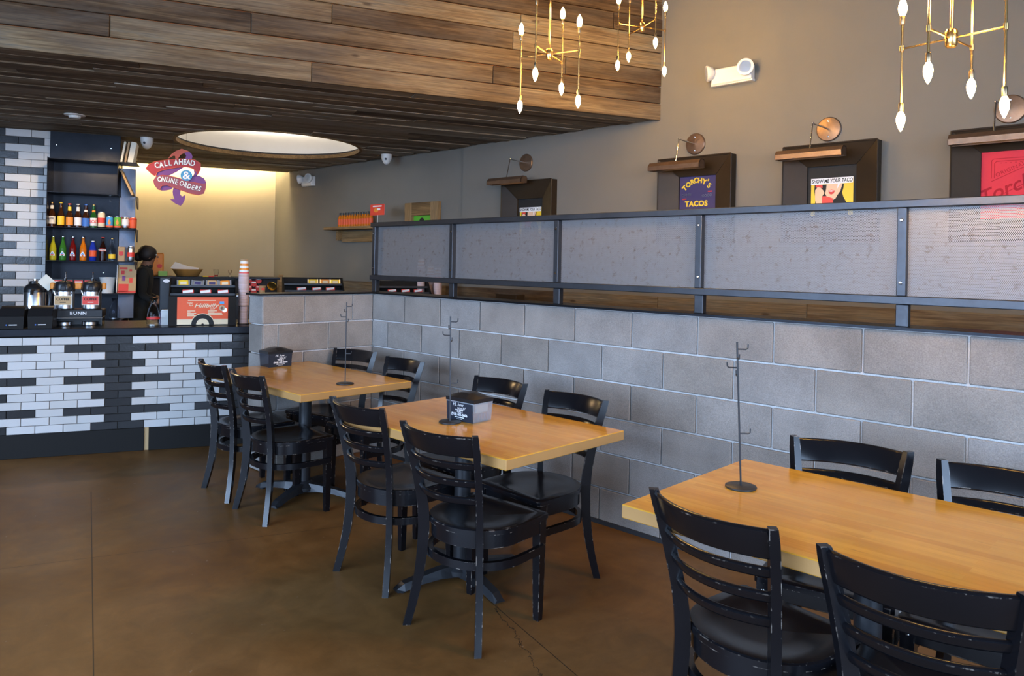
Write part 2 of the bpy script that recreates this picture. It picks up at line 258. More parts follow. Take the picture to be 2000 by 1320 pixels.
# ------------------------------------------------------------------ mesh builder
class MB:
    def __init__(s): s.v = []; s.f = []; s.m = []
    def add(s, vs, fs, mi=0):
        o = len(s.v); s.v += [tuple(x) for x in vs]; s.f += [tuple(i+o for i in f) for f in fs]; s.m += [mi]*len(fs); return s
    def box(s, c, d, rot=None, mi=0):
        hx, hy, hz = d[0]/2, d[1]/2, d[2]/2; c = Vector(c)
        vs = [Vector((x, y, z)) for x in (-hx, hx) for y in (-hy, hy) for z in (-hz, hz)]
        if rot is not None: vs = [rot @ q for q in vs]
        return s.add([c+q for q in vs], [(0, 1, 3, 2), (4, 6, 7, 5), (0, 4, 5, 1), (2, 3, 7, 6), (0, 2, 6, 4), (1, 5, 7, 3)], mi)
    def bbox(s, c, d, bv=.004, rot=None, mi=0):   # box with chamfered edges
        h = [x/2 for x in d]; bv = min(bv, min(h)*.9); c = Vector(c); vs = []; idx = {}
        for sx in (-1, 1):
            for sy in (-1, 1):
                for sz in (-1, 1):
                    for ax in range(3):
                        p = [sx*h[0], sy*h[1], sz*h[2]]; p = [p[i]-(0 if i == ax else (sx, sy, sz)[i]*bv) for i in range(3)]
                        idx[(sx, sy, sz, ax)] = len(vs); q = Vector(p); vs.append(c+(rot @ q if rot is not None else q))
        fs = []
        for ax in range(3):
            o = [i for i in range(3) if i != ax]
            for sg in (-1, 1):
                ring = []
                for a, b in ((-1, -1), (1, -1), (1, 1), (-1, 1)):
                    k = [0, 0, 0]; k[ax] = sg; k[o[0]] = a; k[o[1]] = b; ring.append(idx[(*k, ax)])
                if (sg < 0) ^ (ax == 1): ring.reverse()
                fs.append(ring)
        for ax in range(3):
            o = [i for i in range(3) if i != ax]
            for a in (-1, 1):
                for b in (-1, 1):
                    k0 = [0, 0, 0]; k0[ax] = -1; k0[o[0]] = a; k0[o[1]] = b; k1 = list(k0); k1[ax] = 1
                    q = [idx[(*k0, o[0])], idx[(*k1, o[0])], idx[(*k1, o[1])], idx[(*k0, o[1])]]
                    if (a*b < 0) ^ (ax == 1): pass
                    else: q.reverse()
                    fs.append(q)
        for sx in (-1, 1):
            for sy in (-1, 1):
                for sz in (-1, 1):
                    t = [idx[(sx, sy, sz, i)] for i in range(3)]
                    if sx*sy*sz < 0: t.reverse()
                    fs.append(t)
        return s.add(vs, fs, mi)
    def cyl(s, p, q, r0, r1=None, n=16, cap=True, mi=0):
        p = Vector(p); q = Vector(q); r1 = r0 if r1 is None else r1; z = (q-p).normalized(); x = z.orthogonal().normalized(); y = z.cross(x)
        vs = []
        for c, r in ((p, r0), (q, r1)):
            vs += [c+x*(r*math.cos(2*PI*i/n))+y*(r*math.sin(2*PI*i/n)) for i in range(n)]
        fs = [(i, (i+1) % n, n+(i+1) % n, n+i) for i in range(n)]
        if cap: fs += [tuple(range(n-1, -1, -1)), tuple(range(n, 2*n))]
        return s.add(vs, fs, mi)
    def lathe(s, prof, c=(0, 0, 0), n=20, mi=0, mis=None, axis=None):
        c = Vector(c); vs = []
        for r, z in prof: vs += [Vector((r*math.cos(2*PI*i/n), r*math.sin(2*PI*i/n), z)) for i in range(n)]
        if axis is not None: rot = Vector((0, 0, 1)).rotation_difference(Vector(axis)); vs = [rot @ q for q in vs]
        vs = [c+q for q in vs]; o = len(s.v); s.v += [tuple(x) for x in vs]
        for j in range(len(prof)-1):
            for i in range(n):
                s.f.append((o+j*n+i, o+j*n+(i+1) % n, o+(j+1)*n+(i+1) % n, o+(j+1)*n+i)); s.m.append(mis[j] if mis else mi)
        if prof[0][0] > 1e-6: s.f.append(tuple(o+i for i in range(n-1, -1, -1))); s.m.append(mis[0] if mis else mi)
        if prof[-1][0] > 1e-6: s.f.append(tuple(o+(len(prof)-1)*n+i for i in range(n))); s.m.append(mis[-1] if mis else mi)
        return s
    def prism(s, pts, z0, z1, mi=0, fn=None):   # outline in XY extruded in Z, fn maps a local point to the final one
        n = len(pts); fn = fn or (lambda q: q)
        ar = sum(pts[i][0]*pts[(i+1) % n][1]-pts[(i+1) % n][0]*pts[i][1] for i in range(n))
        if ar < 0: pts = list(reversed(pts))
        vs = [fn(Vector((x, y, z0))) for x, y in pts]+[fn(Vector((x, y, z1))) for x, y in pts]
        return s.add(vs, [tuple(range(n-1, -1, -1)), tuple(range(n, 2*n))]+[(i, (i+1) % n, n+(i+1) % n, n+i) for i in range(n)], mi)
    def tube(s, pts, r, n=8, mi=0):
        pts = [Vector(p) for p in pts]; vs = []; m = len(pts); ref = None
        for i, p in enumerate(pts):
            t = (pts[min(i+1, m-1)]-pts[max(i-1, 0)]).normalized()
            if ref is None: ref = t.orthogonal().normalized()
            x = (ref-t*ref.dot(t)).normalized(); ref = x; y = t.cross(x); rr = r[i] if isinstance(r, (list, tuple)) else r
            vs += [p+x*(rr*math.cos(2*PI*k/n))+y*(rr*math.sin(2*PI*k/n)) for k in range(n)]
        fs = [(j*n+i, j*n+(i+1) % n, (j+1)*n+(i+1) % n, (j+1)*n+i) for j in range(m-1) for i in range(n)]
        return s.add(vs, fs+[tuple(range(n-1, -1, -1)), tuple(range((m-1)*n, m*n))], mi)
    def sweep(s, secs, mi=0, closed=True):   # list of cross-section rings of equal length
        n = len(secs[0]); vs = [q for r in secs for q in r]; m = len(secs)
        fs = [(j*n+i, j*n+(i+1) % n, (j+1)*n+(i+1) % n, (j+1)*n+i) for j in range(m-1) for i in range(n)]
        return s.add(vs, fs+[tuple(range(n-1, -1, -1)), tuple(range((m-1)*n, m*n))], mi)
    def mesh(s, name, mats, smooth=None):
        me = bpy.data.meshes.new(name); me.from_pydata(s.v, [], s.f)
        for m in (mats if isinstance(mats, (list, tuple)) else [mats]): me.materials.append(MATS[m])
        me.polygons.foreach_set('material_index', s.m)
        bm = bmesh.new(); bm.from_mesh(me); bmesh.ops.recalc_face_normals(bm, faces=bm.faces); bm.to_mesh(me); bm.free()
        if smooth is not None:
            me.polygons.foreach_set('use_smooth', [True]*len(me.polygons)); me.set_sharp_from_angle(angle=math.radians(smooth))
        me.update(); return me
    def build(s, name, mats, parent=None, smooth=None): return link(name, s.mesh(name, mats, smooth), parent)
def link(name, data, parent=None, loc=None, rot=None):
    o = bpy.data.objects.new(name, data); COL.objects.link(o)
    if parent is not None: o.parent = parent
    if loc is not None: o.location = loc
    if rot is not None: o.rotation_euler = rot
    return o
def tag(o, label, cat, group=None):
    o['label'] = label; o['category'] = cat
    if group: o['group'] = group
    return o
def thing(name, label, cat, loc=(0, 0, 0), rz=0, group=None):
    o = link(name, None, None, loc, (0, 0, rz)); o.empty_display_size = .1; return tag(o, label, cat, group)
def struct(o): o['kind'] = 'structure'; return o
KIDS = {}
def dup(root, loc, rz, label=None, group=None):
    def cp(o, par):
        c = o.copy(); COL.objects.link(c); c.parent = par
        for ch in [x for x in ALLKIDS(o)]: cp(ch, c)
        return c
    r = cp(root, None); r.location = loc; r.rotation_euler = (0, 0, rz)
    if label: r['label'] = label
    if group: r['group'] = group
    return r
def ALLKIDS(o): return list(o.children)
def orient(o, origin, right, up=(0, 0, 1)):
    r = Vector(right).normalized(); u = Vector(up); n = r.cross(u).normalized(); u = n.cross(r)
    o.matrix_local = Matrix(((r.x, u.x, n.x, origin[0]), (r.y, u.y, n.y, origin[1]), (r.z, u.z, n.z, origin[2]), (0, 0, 0, 1))); return o
def text_mesh(body, size, ext=.0006, shear=0, bold=0, sx=1, align='CENTER', spacing=1):
    c = bpy.data.curves.new('lettering', 'FONT'); c.body = body; c.size = size; c.extrude = ext; c.shear = shear; c.offset = bold; c.align_x = align; c.align_y = 'CENTER'; c.space_character = spacing; c.resolution_u = 3
    o = bpy.data.objects.new('tmp', c); COL.objects.link(o); dg = bpy.context.evaluated_depsgraph_get(); dg.update()
    me = bpy.data.meshes.new_from_object(o.evaluated_get(dg)); bpy.data.objects.remove(o); bpy.data.curves.remove(c)
    if sx != 1: me.transform(Matrix.Diagonal((sx, 1, 1, 1)))
    return me
def text(parent, body, size, loc, mat, shear=0, bold=0, sx=1, ext=.0006, name='lettering', rot=0, spacing=1):
    me = text_mesh(body, size, ext, shear, bold, sx, spacing=spacing); me.materials.clear(); me.materials.append(MATS[mat])
    if rot: me.transform(Matrix.Rotation(rot, 4, 'Z'))
    return link(name, me, parent, loc)
def join_text(parent, items, mat, ext=.0008, name='lettering', bold=0):   # items: (char, size, x, y, angle) as one flat print
    bm = bmesh.new()
    for ch, size, x, y, an in items:
        me = text_mesh(ch, size, ext, 0, bold); me.transform(Matrix.Translation((x, y, 0)) @ Matrix.Rotation(an, 4, 'Z')); bm.from_mesh(me); bpy.data.meshes.remove(me)
    me = bpy.data.meshes.new(name); bm.to_mesh(me); bm.free(); me.materials.append(MATS[mat]); return link(name, me, parent)
def poly(parent, pts, z0, z1, mat, name): return MB().prism(pts, z0, z1).build(name, mat, parent)
def rect(x0, y0, x1, y1): return [(x0, y0), (x1, y0), (x1, y1), (x0, y1)]
def disc(cx, cy, r, n=24, ry=None): return [(cx+r*math.cos(2*PI*i/n), cy+(ry or r)*math.sin(2*PI*i/n)) for i in range(n)]

# ================================================================== STRUCTURE
X0, X1, Y0, Y1, ZC, ZS = -10.2, 7.0, -7.5, 2.0, 4.4, 2.73
struct(MB().box(((X0+X1)/2, (Y0+Y1)/2, -.05), (X1-X0+.4, Y1-Y0+.4, .1)).build('floor', 'stained_concrete'))
struct(MB().box(((X0+X1)/2, (Y0+Y1)/2, ZC+.05), (X1-X0+.4, Y1-Y0+.4, .1)).build('ceiling_upper', 'upper_paint'))
# right grey wall with a shallow step at x = -2.82
wr = MB(); wr.box(((-2.82+X1)/2, Y1+.1, ZC/2), (X1+2.82, .2, ZC)); wr.box(((X0-2.82)/2, Y1+.13, ZC/2), (-2.82-X0, .2, ZC)); struct(wr.build('wall_right', 'grey_paint'))
# street side wall with a wide shop window, and the wall behind the camera with another
def window_wall(name, along, fixed, lo, hi, wl, wh, z0, z1, out):
    m = MB()
    def put(a0, a1, zz0, zz1):
        c = ((a0+a1)/2, fixed+out*.1, (zz0+zz1)/2); d = (a1-a0, .2, zz1-zz0)
        if along == 'y': c = (fixed+out*.1, (a0+a1)/2, (zz0+zz1)/2); d = (.2, a1-a0, zz1-zz0)
        m.box(c, d)
    put(lo, wl, 0, ZC); put(wh, hi, 0, ZC); put(wl, wh, 0, z0); put(wl, wh, z1, ZC)
    return struct(m.build(name, 'grey_paint'))
def window_frame(name, along, fixed, wl, wh, z0, z1, n):
    m = MB()
    for i in range(n+1):
        a = wl+(wh-wl)*i/n; m.box((a, fixed, (z0+z1)/2) if along == 'x' else (fixed, a, (z0+z1)/2), (.06, .1, z1-z0) if along == 'x' else (.1, .06, z1-z0))
    for z in (z0, z0+(z1-z0)*.72, z1): m.box(((wl+wh)/2, fixed, z) if along == 'x' else (fixed, (wl+wh)/2, z), (wh-wl, .1, .06) if along == 'x' else (.1, wh-wl, .06))
    struct(m.build(name, 'dark_steel'))
window_wall('wall_left', 'x', Y0, X0, X1, -2.2, 5.8, .4, 3.3, -1); window_frame('window_1', 'x', Y0-.1, -2.2, 5.8, .4, 3.3, 6)
window_wall('wall_front', 'y', X1, Y0, Y1, -6.7, -.5, .4, 3.3, 1); window_frame('window_2', 'y', X1+.1, -6.7, -.5, .4, 3.3, 4)
struct(MB().box((X0-.1, (Y0+Y1)/2, ZC/2), (.2, Y1-Y0, ZC)).build('wall_back', 'grey_paint'))
# kitchen back wall
kr = Matrix.Rotation(KROT, 3, 'Z')
struct(MB().box(K(-.5, 5.29, 1.6), (5.6, .2, 3.2), kr).build('wall_kitchen', 'tan_paint'))

# ---- concrete-block partition: mortar core with block children
H, B = .2032, .4064
def block_wall(name, core_c, core_d, org, ax, nrm, length, first_off, rows=6, flip=0, endface=False):
    w = struct(MB().box(core_c, core_d).build(name, 'mortar')); j = .0095; ax = Vector(ax); nrm = Vector(nrm); meshes = {}
    for r in range(rows):
        z0 = r*H; off = first_off if (rows-1-r) % 2 == 0 else first_off-B/2
        x = off-B
        while x < length:
            a = max(x, 0)+(j/2 if x > 0 else 0); b = min(x+B, length)-j/2; x += B
            if b-a < .02: continue
            ln = round(b-a, 3)
            if ln not in meshes: meshes[ln] = MB().bbox((0, 0, 0), (ln, .03, H-j), .004).mesh('block', 'cmu')
            o = link('block', meshes[ln], w); o.location = Vector(org)+ax*((a+b)/2)+nrm*(-.015+.0008+random.uniform(-.0008, .0008))+UPV*(z0+H/2)
            o.rotation_euler = (0, 0, math.atan2(ax.y, ax.x))
    return w
XC = -1.617; WT = .194
CW = block_wall('wall_partition', ((XC+X1-1.5)/2+.0, WT/2+.006, 3*H), (X1-1.5-XC, WT-.012, 6*H-.002), (XC, 0, 0), (1, 0, 0), (0, -1, 0), X1-1.5-XC-.01, (0-8*H)-XC+.0)
RW = block_wall('wall_partition_return', (XC-WT/2-.006, (-.915+WT)/2+.006, 3*H), (WT-.012, .915+WT-.02, 6*H-.002), (XC, 0, 0), (0, -1, 0), (1, 0, 0), .915, .19)
for r in range(6):   # the end face of the return
    o = MB().bbox((0, 0, 0), (WT-.004, .03, H-.0095), .004).build('block', 'cmu', RW); o.location = (XC-WT/2, -.915+.0115, r*H+H/2)
cap = MB(); cap.box(((XC-WT+X1-1.5)/2, WT/2, 6*H+.006), (X1-1.5-XC+WT+.02, WT+.024, .012)); cap.box((XC-WT/2, -.46, 6*H+.0061), (WT+.024, .96, .012))
struct(cap.build('trim_1', 'dark_steel'))
struct(MB().box(((XC+X1-1.5)/2, -.004, .012), (X1-1.5-XC, .012, .024)).build('baseboard_right', 'dark_paint'))

# ---- steel screen standing on the partition: rails, posts, perforated panels
scr = thing('perforated_screen', 'rusty perforated steel screen with raw steel frame along the block partition', 'screen', (XC, .06, 6*H+.012))
ZR0, ZR1 = 1.335, 1.745; base = 6*H+.012
MB().bbox(((X1-1.5-XC)/2-.075, 0, 1.76-base), (X1-1.5-XC+.06, .05, .034), .003).build('top_rail', 'raw_steel', scr)
MB().bbox(((X1-1.5-XC)/2-.075, 0, 1.345-base), (X1-1.5-XC+.06, .05, .036), .003).build('lower_rail', 'raw_steel', scr)
posts = [py(u, 490, .036).x for u in (729, 880, 1085, 1363, 1760)]; posts += [posts[-1]+.97, posts[-1]+1.94]
for i, x in enumerate(posts):
    MB().bbox((x-XC+.0, -.004, (1.743-1.363)/2+1.363-base), (.036, .04, 1.743-1.363), .003).build('post', 'raw_steel', scr)
    MB().bbox((x-XC+.004, .004, (1.327-base)/2), (.05, .04, 1.327-base), .003).build('post_foot', 'raw_steel', scr)
    for z in (1.42, 1.69): MB().lathe([(.008, 0), (.008, .003), (.005, .006), (0, .0065)], (x-XC, -.024, z-base), 10, axis=(0, -1, 0)).build('bolt', 'chrome', scr)
    if i < len(posts)-1:
        x2 = posts[i+1]; o = MB().box((0, 0, 0), (x2-x-.03, .003, .386)).build('perforated_panel', 'perforated_steel', scr); o.location = ((x+x2)/2-XC, .012, 1.553-base)

# ---- barn-board wainscot on the right wall
def board(parent, org, ax, up, s0, s1, h0, h1, th, mat='barn_wood', name='plank'):
    ax = Vector(ax); up = Vector(up); n = ax.cross(up); o = MB().bbox((0, 0, 0), (s1-s0, h1-h0, th), .003).build(name, mat, parent)
    p = Vector(org)+ax*((s0+s1)/2)+up*((h0+h1)/2)+n*(th/2)
    o.matrix_local = Matrix(((ax.x, up.x, n.x, p.x), (ax.y, up.y, n.y, p.y), (ax.z, up.z, n.z, p.z), (0, 0, 0, 1))); return o
ws = struct(MB().box((-.6, Y1-.004, .6), (12.8, .008, 1.19)).build('trim_2', 'dark_paint'))
for r in range(8):
    x = -6.9-random.uniform(0, .6); z = .006+r*.152
    while x < 5.7:
        x2 = min(x+random.uniform(1.0, 2.1), 5.75); board(ws, (0, Y1-.008, 0), (1, 0, 0), (0, 0, 1), max(x, -6.8)+.002, x2-.002, z, z+.149, .016+random.uniform(0, .004)); x = x2

# ---- reclaimed-board soffit: fascia planks and lower ceiling planks with a round recess
F0 = Vector((-2.157, -2.36, 0)); FA = Vector((.3876, .9218, 0)).normalized(); FB = Vector((-FA.y, FA.x, 0)); SMAX = (Y1-F0.y)/FA.y
fascia = MB(); frot = Matrix.Rotation(math.atan2(FA.y, FA.x), 3, 'Z')
fc = F0+FA*((SMAX-4.2)/2)+FB*.06+UPV*((ZS+ZC)/2+.01); fascia.box(fc, (SMAX+4.2, .06, ZC-ZS-.02), frot)
fas = struct(fascia.build('wall_fascia', 'raw_edge'))
for r in range(12):
    s = -4.2+random.uniform(-1, 0); h0 = ZS-.012+r*.143
    while s < SMAX:
        s2 = min(s+random.uniform(1.1, 2.9), SMAX)
        if SMAX-s2 < .35: s2 = SMAX
        if s2 > -4.2 and h0+.143 < ZC: board(fas, F0+FB*.028, FA, (0, 0, 1), max(s, -4.2)+.0015, s2-.0015, h0, h0+.1355, .02+random.uniform(0, .009))
        s = s2
CC = Vector((-4.45, .62)); CR = .97
cs, cb = (Vector((CC.x, CC.y, 0))-F0).dot(FA), (Vector((CC.x, CC.y, 0))-F0).dot(FB)
BEND = 5.76
def ceil_fn(q): return F0+FA*q.x+FB*q.y+UPV*q.z
def smax_at(t): return (Y1-F0.y-FB.y*t)/FA.y
def strips(t0, t1, s0, s1):   # pieces of a board row with the round recess cut out
    if t1 <= cb-CR or t0 >= cb+CR: return [[(s0, t0), (s1, t0), (s1, t1), (s0, t1)]] if s1-s0 > .02 else []
    ts = [t0+(t1-t0)*i/6 for i in range(7)]; half = [math.sqrt(max(CR*CR-(t-cb)**2, 0)) for t in ts]; mh = max(half)
    if s1 <= cs-mh or s0 >= cs+mh: return [[(s0, t0), (s1, t0), (s1, t1), (s0, t1)]]
    out = []
    if s0 < cs-mh: out.append([(s0, t0)]+[(min(s1, cs-h), t) for t, h in zip(ts, half)]+[(s0, t1)])
    if s1 > cs+mh: out.append([(s1, t1)]+[(max(s0, cs+h), t) for t, h in reversed(list(zip(ts, half)))]+[(s1, t0)])
    return out
back = MB(); t = .06
while t < BEND:
    t1 = min(t+.12, BEND)
    for pl in strips(t, t1, -4.2, smax_at(t)+.06): back.prism(pl, ZS+.02, ZS+.05, fn=ceil_fn)
    t = t1
ceil = struct(back.build('ceiling', 'dark_paint')); ceilrot = math.atan2(FA.y, FA.x)
t = .03; row = 0
while t < BEND-.03:
    wd = random.choice((.10, .13, .145, .145, .16)); t1 = min(t+wd, BEND); s = -4.2+random.uniform(-1.5, 0); lim = smax_at(t1)
    while s < lim:
        s2 = min(s+random.uniform(1.3, 3.4), lim)
        for pl in strips(t+.0015, t1-.0015, max(s, -4.2)+.0015, s2-.0015):
            cxm = sum(p[0] for p in pl)/len(pl); cym = sum(p[1] for p in pl)/len(pl); dz = random.uniform(-.012, 0)
            o = MB().prism([(p[0]-cxm, p[1]-cym) for p in pl], -.0+dz, .022).build('plank', 'ceiling_wood', ceil)
            o.location = ceil_fn(Vector((cxm, cym, ZS))); o.rotation_euler = (0, 0, ceilrot)
        s = s2
    t = t1; row += 1
rec = MB(); n = 48; ring = [(CC.x+(CR+.012)*math.cos(2*PI*i/n), CC.y+(CR+.012)*math.sin(2*PI*i/n)) for i in range(n)]
rec.add([(x, y, ZS+.005) for x, y in ring]+[(x, y, ZS+.38) for x, y in ring], [(i, (i+1) % n, n+(i+1) % n, n+i) for i in range(n)]+[tuple(range(n, 2*n))])
struct(rec.build('ceiling_recess', 'white_paint', smooth=40))
trim = MB(); trim.v = []; 
for r_, z in ((CR-.012, ZS-.012), (CR+.02, ZS-.012), (CR+.02, ZS+.03), (CR-.012, ZS+.03)): trim.v += [(CC.x+r_*math.cos(2*PI*i/n), CC.y+r_*math.sin(2*PI*i/n), z) for i in range(n)]
for j in range(4):
    for i in range(n): trim.f.append((j*n+i, j*n+(i+1) % n, ((j+1) % 4)*n+(i+1) % n, ((j+1) % 4)*n+i)); trim.m.append(0)
struct(trim.build('trim_3', 'frame_wood'))
emis('fill_ring_glow', (1, .90, .78), 9)  # glow of the ring added to brighten the ceiling recess
rl = thing('recess_fill_ring', 'added glowing ring that brightens the round white ceiling recess', 'light', (CC.x, CC.y, ZS+.33)); rg_ = MB(); n = 40
for r_, z in ((CR-.03, -.012), (CR+.008, -.012), (CR+.008, .012), (CR-.03, .012)): rg_.v += [(r_*math.cos(2*PI*i/n), r_*math.sin(2*PI*i/n), z) for i in range(n)]
for j in range(4):
    for i in range(n): rg_.f.append((j*n+i, j*n+(i+1) % n, ((j+1) % 4)*n+(i+1) % n, ((j+1) % 4)*n+i)); rg_.m.append(0)
rg_.build('diffuser', 'fill_ring_glow', rl); MB().bbox((0, CR-.02, .03), (.1, .03, .03), .003).build('fill_ring_box', 'white_plastic', rl)  # ring and its box are additions, only there to lift the recess
# light slot between the board ceiling and the kitchen wall
slot = MB(); slot.box(K(-.2, 5.02, 3.12), (5.4, .62, .04), kr); slot.box(K(-.2, 4.73, 2.94), (5.4, .03, .36), kr); struct(slot.build('ceiling_cove', 'white_paint'))
emis('cove_glow', (1, .78, .42), 160)
cv = thing('cove_light', 'warm strip light in the slot above the kitchen wall', 'light', K(-.1, 4.81, 2.86), KROT)
MB().bbox((0, -.02, .02), (4.9, .05, .05), .004).build('housing', 'white_plastic', cv); MB().box((0, .012, .0), (4.8, .012, .05), Matrix.Rotation(.5, 3, 'X')).build('diffuser', 'cove_glow', cv)

# ================================================================== COUNTER AND TILED COLUMN
def tile_face(parent, a0, a1, b, z0, rows, rh, tw, joint_a, pattern_row0, th=.008):
    meshes = {}; g = .0035
    for r in range(rows):            # r = 0 is the top row; pattern repeats every 4 rows and 5 tiles
        kind = (r+pattern_row0) % 4; shift = 0 if kind % 2 == 0 else tw/2
        i0 = int(math.floor((a0-joint_a-shift)/tw))-1
        for i in range(i0, i0+int((a1-a0)/tw)+4):
            s = joint_a+shift+i*tw; e = s+tw; s2 = max(s, a0); e2 = min(e, a1)
            if e2-s2 < .02: continue
            k = i % 5
            dark = (k == 0) if kind in (0, 2) else (k in (3, 4, 0, 1) if kind == 1 else k in (4, 0))
            if kind in (1, 3): dark = (k in (3, 4, 0, 1)) if kind == 1 else (k in (4, 0))
            ln = round(e2-s2-g, 3); key = (ln, dark)
            if key not in meshes: meshes[key] = MB().bbox((0, 0, 0), (ln, th*2, rh-g), .002).mesh('tile', 'tile_black' if dark else 'tile_white')
            o = link('tile', meshes[key], parent); p = K((s2+e2)/2, b-random.uniform(0, .0008), z0-r*rh-rh/2); o.location = p-parent.location; o.rotation_euler = (0, 0, KROT)
            if parent.rotation_euler.z: o.location = Matrix.Rotation(-parent.rotation_euler.z, 3, 'Z') @ (p-parent.location); o.rotation_euler = (0, 0, 0)
CT = .935; CD = .70
ct = thing('service_counter', 'black and white brick-tiled order counter with dark steel top', 'counter', K(0, 0, 0), KROT)
A0, A1 = -1.6, 2.25
MB().box(((A0+A1)/2, CD/2+.012, .44), (A1-A0, CD-.02, .86)).build('body', 'grout', ct)
MB().bbox(((A0+A1)/2, CD/2-.005, CT-.0275), (A1-A0, CD+.04, .055), .003).build('worktop', 'dark_steel', ct)
tile_face(ct, A0, A1, .006, .872, 12, .0583, .1778, .6555, 0)
for s0, s1, off in ((A0, .925, .0), (.957, A1, -.006)):
    MB().bbox(((s0+s1)/2, off-.004, .087), (s1-s0, .012, .172), .002).build('kick_plate', 'matte_black', ct)
MB().box((.941, .004, .087), (.03, .006, .172)).build('kick_joint', 'tan_card', ct)

# tiled pier behind the counter (wall tile continues out of frame to the left)
pier = struct(MB().box(K(-.55, 2.62, ZS/2), (2.03, .38, ZS-.004), kr).build('wall_pier', 'grout'))
tile_face(pier, -1.5, -.143, 2.424, 2.722, 26, .0747, .2225, -.535-.2225, 0)
shelf = thing('steel_shelf_unit', 'dark steel plate shelf unit of bottles and cans beside the tiled pier', 'shelf', K(0, 2.41, 0), KROT)
def sh(a, b, z): return (a, b-2.41, z)
MB().bbox(sh(.17, 2.395, 2.57), (.63, .02, .30), .002).build('header_plate', 'dark_steel', shelf)
MB().bbox(sh(.16, 2.40, 1.6), (.64, .01, 1.66), .002).build('back_plate', 'dark_steel', shelf)
MB().bbox(sh(-.115, 2.25, 1.62), (.006, .30, 1.62), .002).build('side_plate', 'dark_steel', shelf)
MB().bbox(sh(.492, 2.25, 2.26), (.006, .30, .33), .002).build('end_plate', 'dark_steel', shelf)
o = MB().bbox((0, 0, 0), (.15, .008, 1.56), .002).build('return_plate', 'daylit_steel', shelf); o.location = sh(.555, 2.42, 1.61); o.rotation_euler = (0, 0, .22)  # plate coloured paler and bluer for the daylight it faces
SH = [2.42, 2.092, 1.752, 1.422, 1.10]
for i, z in enumerate(SH):
    a1 = .50 if i == 1 else .665
    MB().bbox(sh((-.118+a1)/2, 2.25, z-.004), (a1+.118, .30, .008), .002).build('shelf_plate', 'dark_steel', shelf)
    if i > 0 and i < 4: MB().prism([(2.12-2.41, 0), (2.40-2.41, 0), (2.40-2.41, -.12), (2.28-2.41, -.12)], .655, .661, fn=lambda q: Vector((q.z, q.x, q.y+z-.008))).build('bracket', 'raw_steel', shelf)
for a, z in ((-.09, 2.585), (.40, 2.585), (.40, 2.045), (.35, 1.30)): MB().lathe([(.008, 0), (.007, .004), (0, .006)], sh(a, 2.384 if z > 2.4 else 2.394, z), 8, axis=(0, -1, 0)).build('rivet', 'chrome', shelf)
MB().box(sh(.17, 2.62, .40), (.7, .9, .8)).build('base_cabinet', 'black_metal', shelf); MB().bbox(sh(.17, 2.62, .81), (.74, .94, .03), .003).build('base_top', 'dark_steel', shelf)

# ================================================================== BOTTLES AND CANS
def label_band(mb, r, z0, z1, mi, n=20): mb.lathe([(r, z0), (r, z1)], n=n, mi=mi)
def bottle(name, label, pos, prof, glassm, labels, capm, text_on=None, cat='bottle', group='bottles and cans on the steel shelf'):
    t = thing(name, label, cat, pos, KROT, group)
    MB().lathe(prof, n=18).build('body', glassm, t, 50)
    top = prof[-1]
    MB().lathe([(top[0]+.0022, top[1]-.008), (top[0]+.0026, top[1]-.001), (top[0]+.001, top[1]+.002), (0, top[1]+.002)], n=16).build('cap', capm, t, 40)
    for nm, r0, z0, r1, z1, mat in labels:
        MB().lathe([(r0+.0006, z0), (r1+.0006, z1)], n=18).build(nm, mat, t, 40)
        MB  # label bands hug the glass
    if text_on:
        for body, size, z, r, mat in text_on:
            o = text(t, body, size, (0, -r-.001, z), mat, bold=.0006); o.rotation_euler = (PI/2, 0, 0)
    return t
LONG = [(.024, 0), (.0305, .004), (.0305, .115), (.029, .132), (.018, .165), (.0145, .19), (.0135, .225), (.0145, .232), (.0135, .240)]
STUB = [(.026, 0), (.031, .004), (.031, .105), (.028, .125), (.0165, .155), (.014, .185), (.013, .22), (.014, .226), (.013, .234)]
SODA = [(.024, 0), (.030, .004), (.031, .04), (.0295, .085), (.031, .115), (.026, .145), (.016, .175), (.013, .20), (.0125, .236), (.0135, .240)]
PET = [(.027, 0), (.032, .006), (.031, .06), (.033, .09), (.032, .125), (.020, .165), (.013, .185), (.013, .20)]
def shp(u, i, b=2.22): a, z = ka(u, (443, 508)[i], b); return K(a, b, SH[2+i])
bt = [
 ('beer_bottle', 'brown beer bottle with white LITE label and white neck wrap', 101, LONG, 'amber_glass', [('front_label', .0305, .03, .0305, .105, 'white'), ('neck_label', .0165, .178, .0145, .212, 'white')], 'brass', [('LITE', .022, .08, .0315, 'navy')]),
 ('beer_bottle', 'brown beer bottle with bright yellow label and yellow cap', 118.5, [(r, z*1.04) for r, z in STUB], 'amber_glass', [('front_label', .031, .022, .031, .108, 'yellow')], 'yellow', None),
 ('beer_bottle', 'brown beer bottle with golden label and red cap', 135.5, STUB, 'amber_glass', [('front_label', .031, .02, .031, .1, 'orange'), ('neck_label', .0165, .165, .014, .205, 'yellow')], 'bright_red', None),
 ('beer_bottle', 'brown beer bottle with oval white label and white neck wrap', 152, STUB, 'amber_glass', [('front_label', .031, .02, .031, .1, 'white_print'), ('neck_label', .0165, .165, .014, .205, 'white')], 'white', None),
 ('beer_bottle', 'brown beer bottle with blue label and blue cap', 167.5, STUB, 'amber_glass', [('front_label', .031, .015, .031, .096, 'blue'), ('neck_label', .0165, .16, .0150, .178, 'white')], 'blue', None),
 ('beer_bottle', 'green beer bottle with white label marked XX', 182.5, STUB, 'green_glass', [('front_label', .031, .022, .031, .1, 'white'), ('neck_label', .0165, .16, .014, .18, 'orange')], 'brass', [('XX', .045, .062, .032, 'bright_red')]),
]
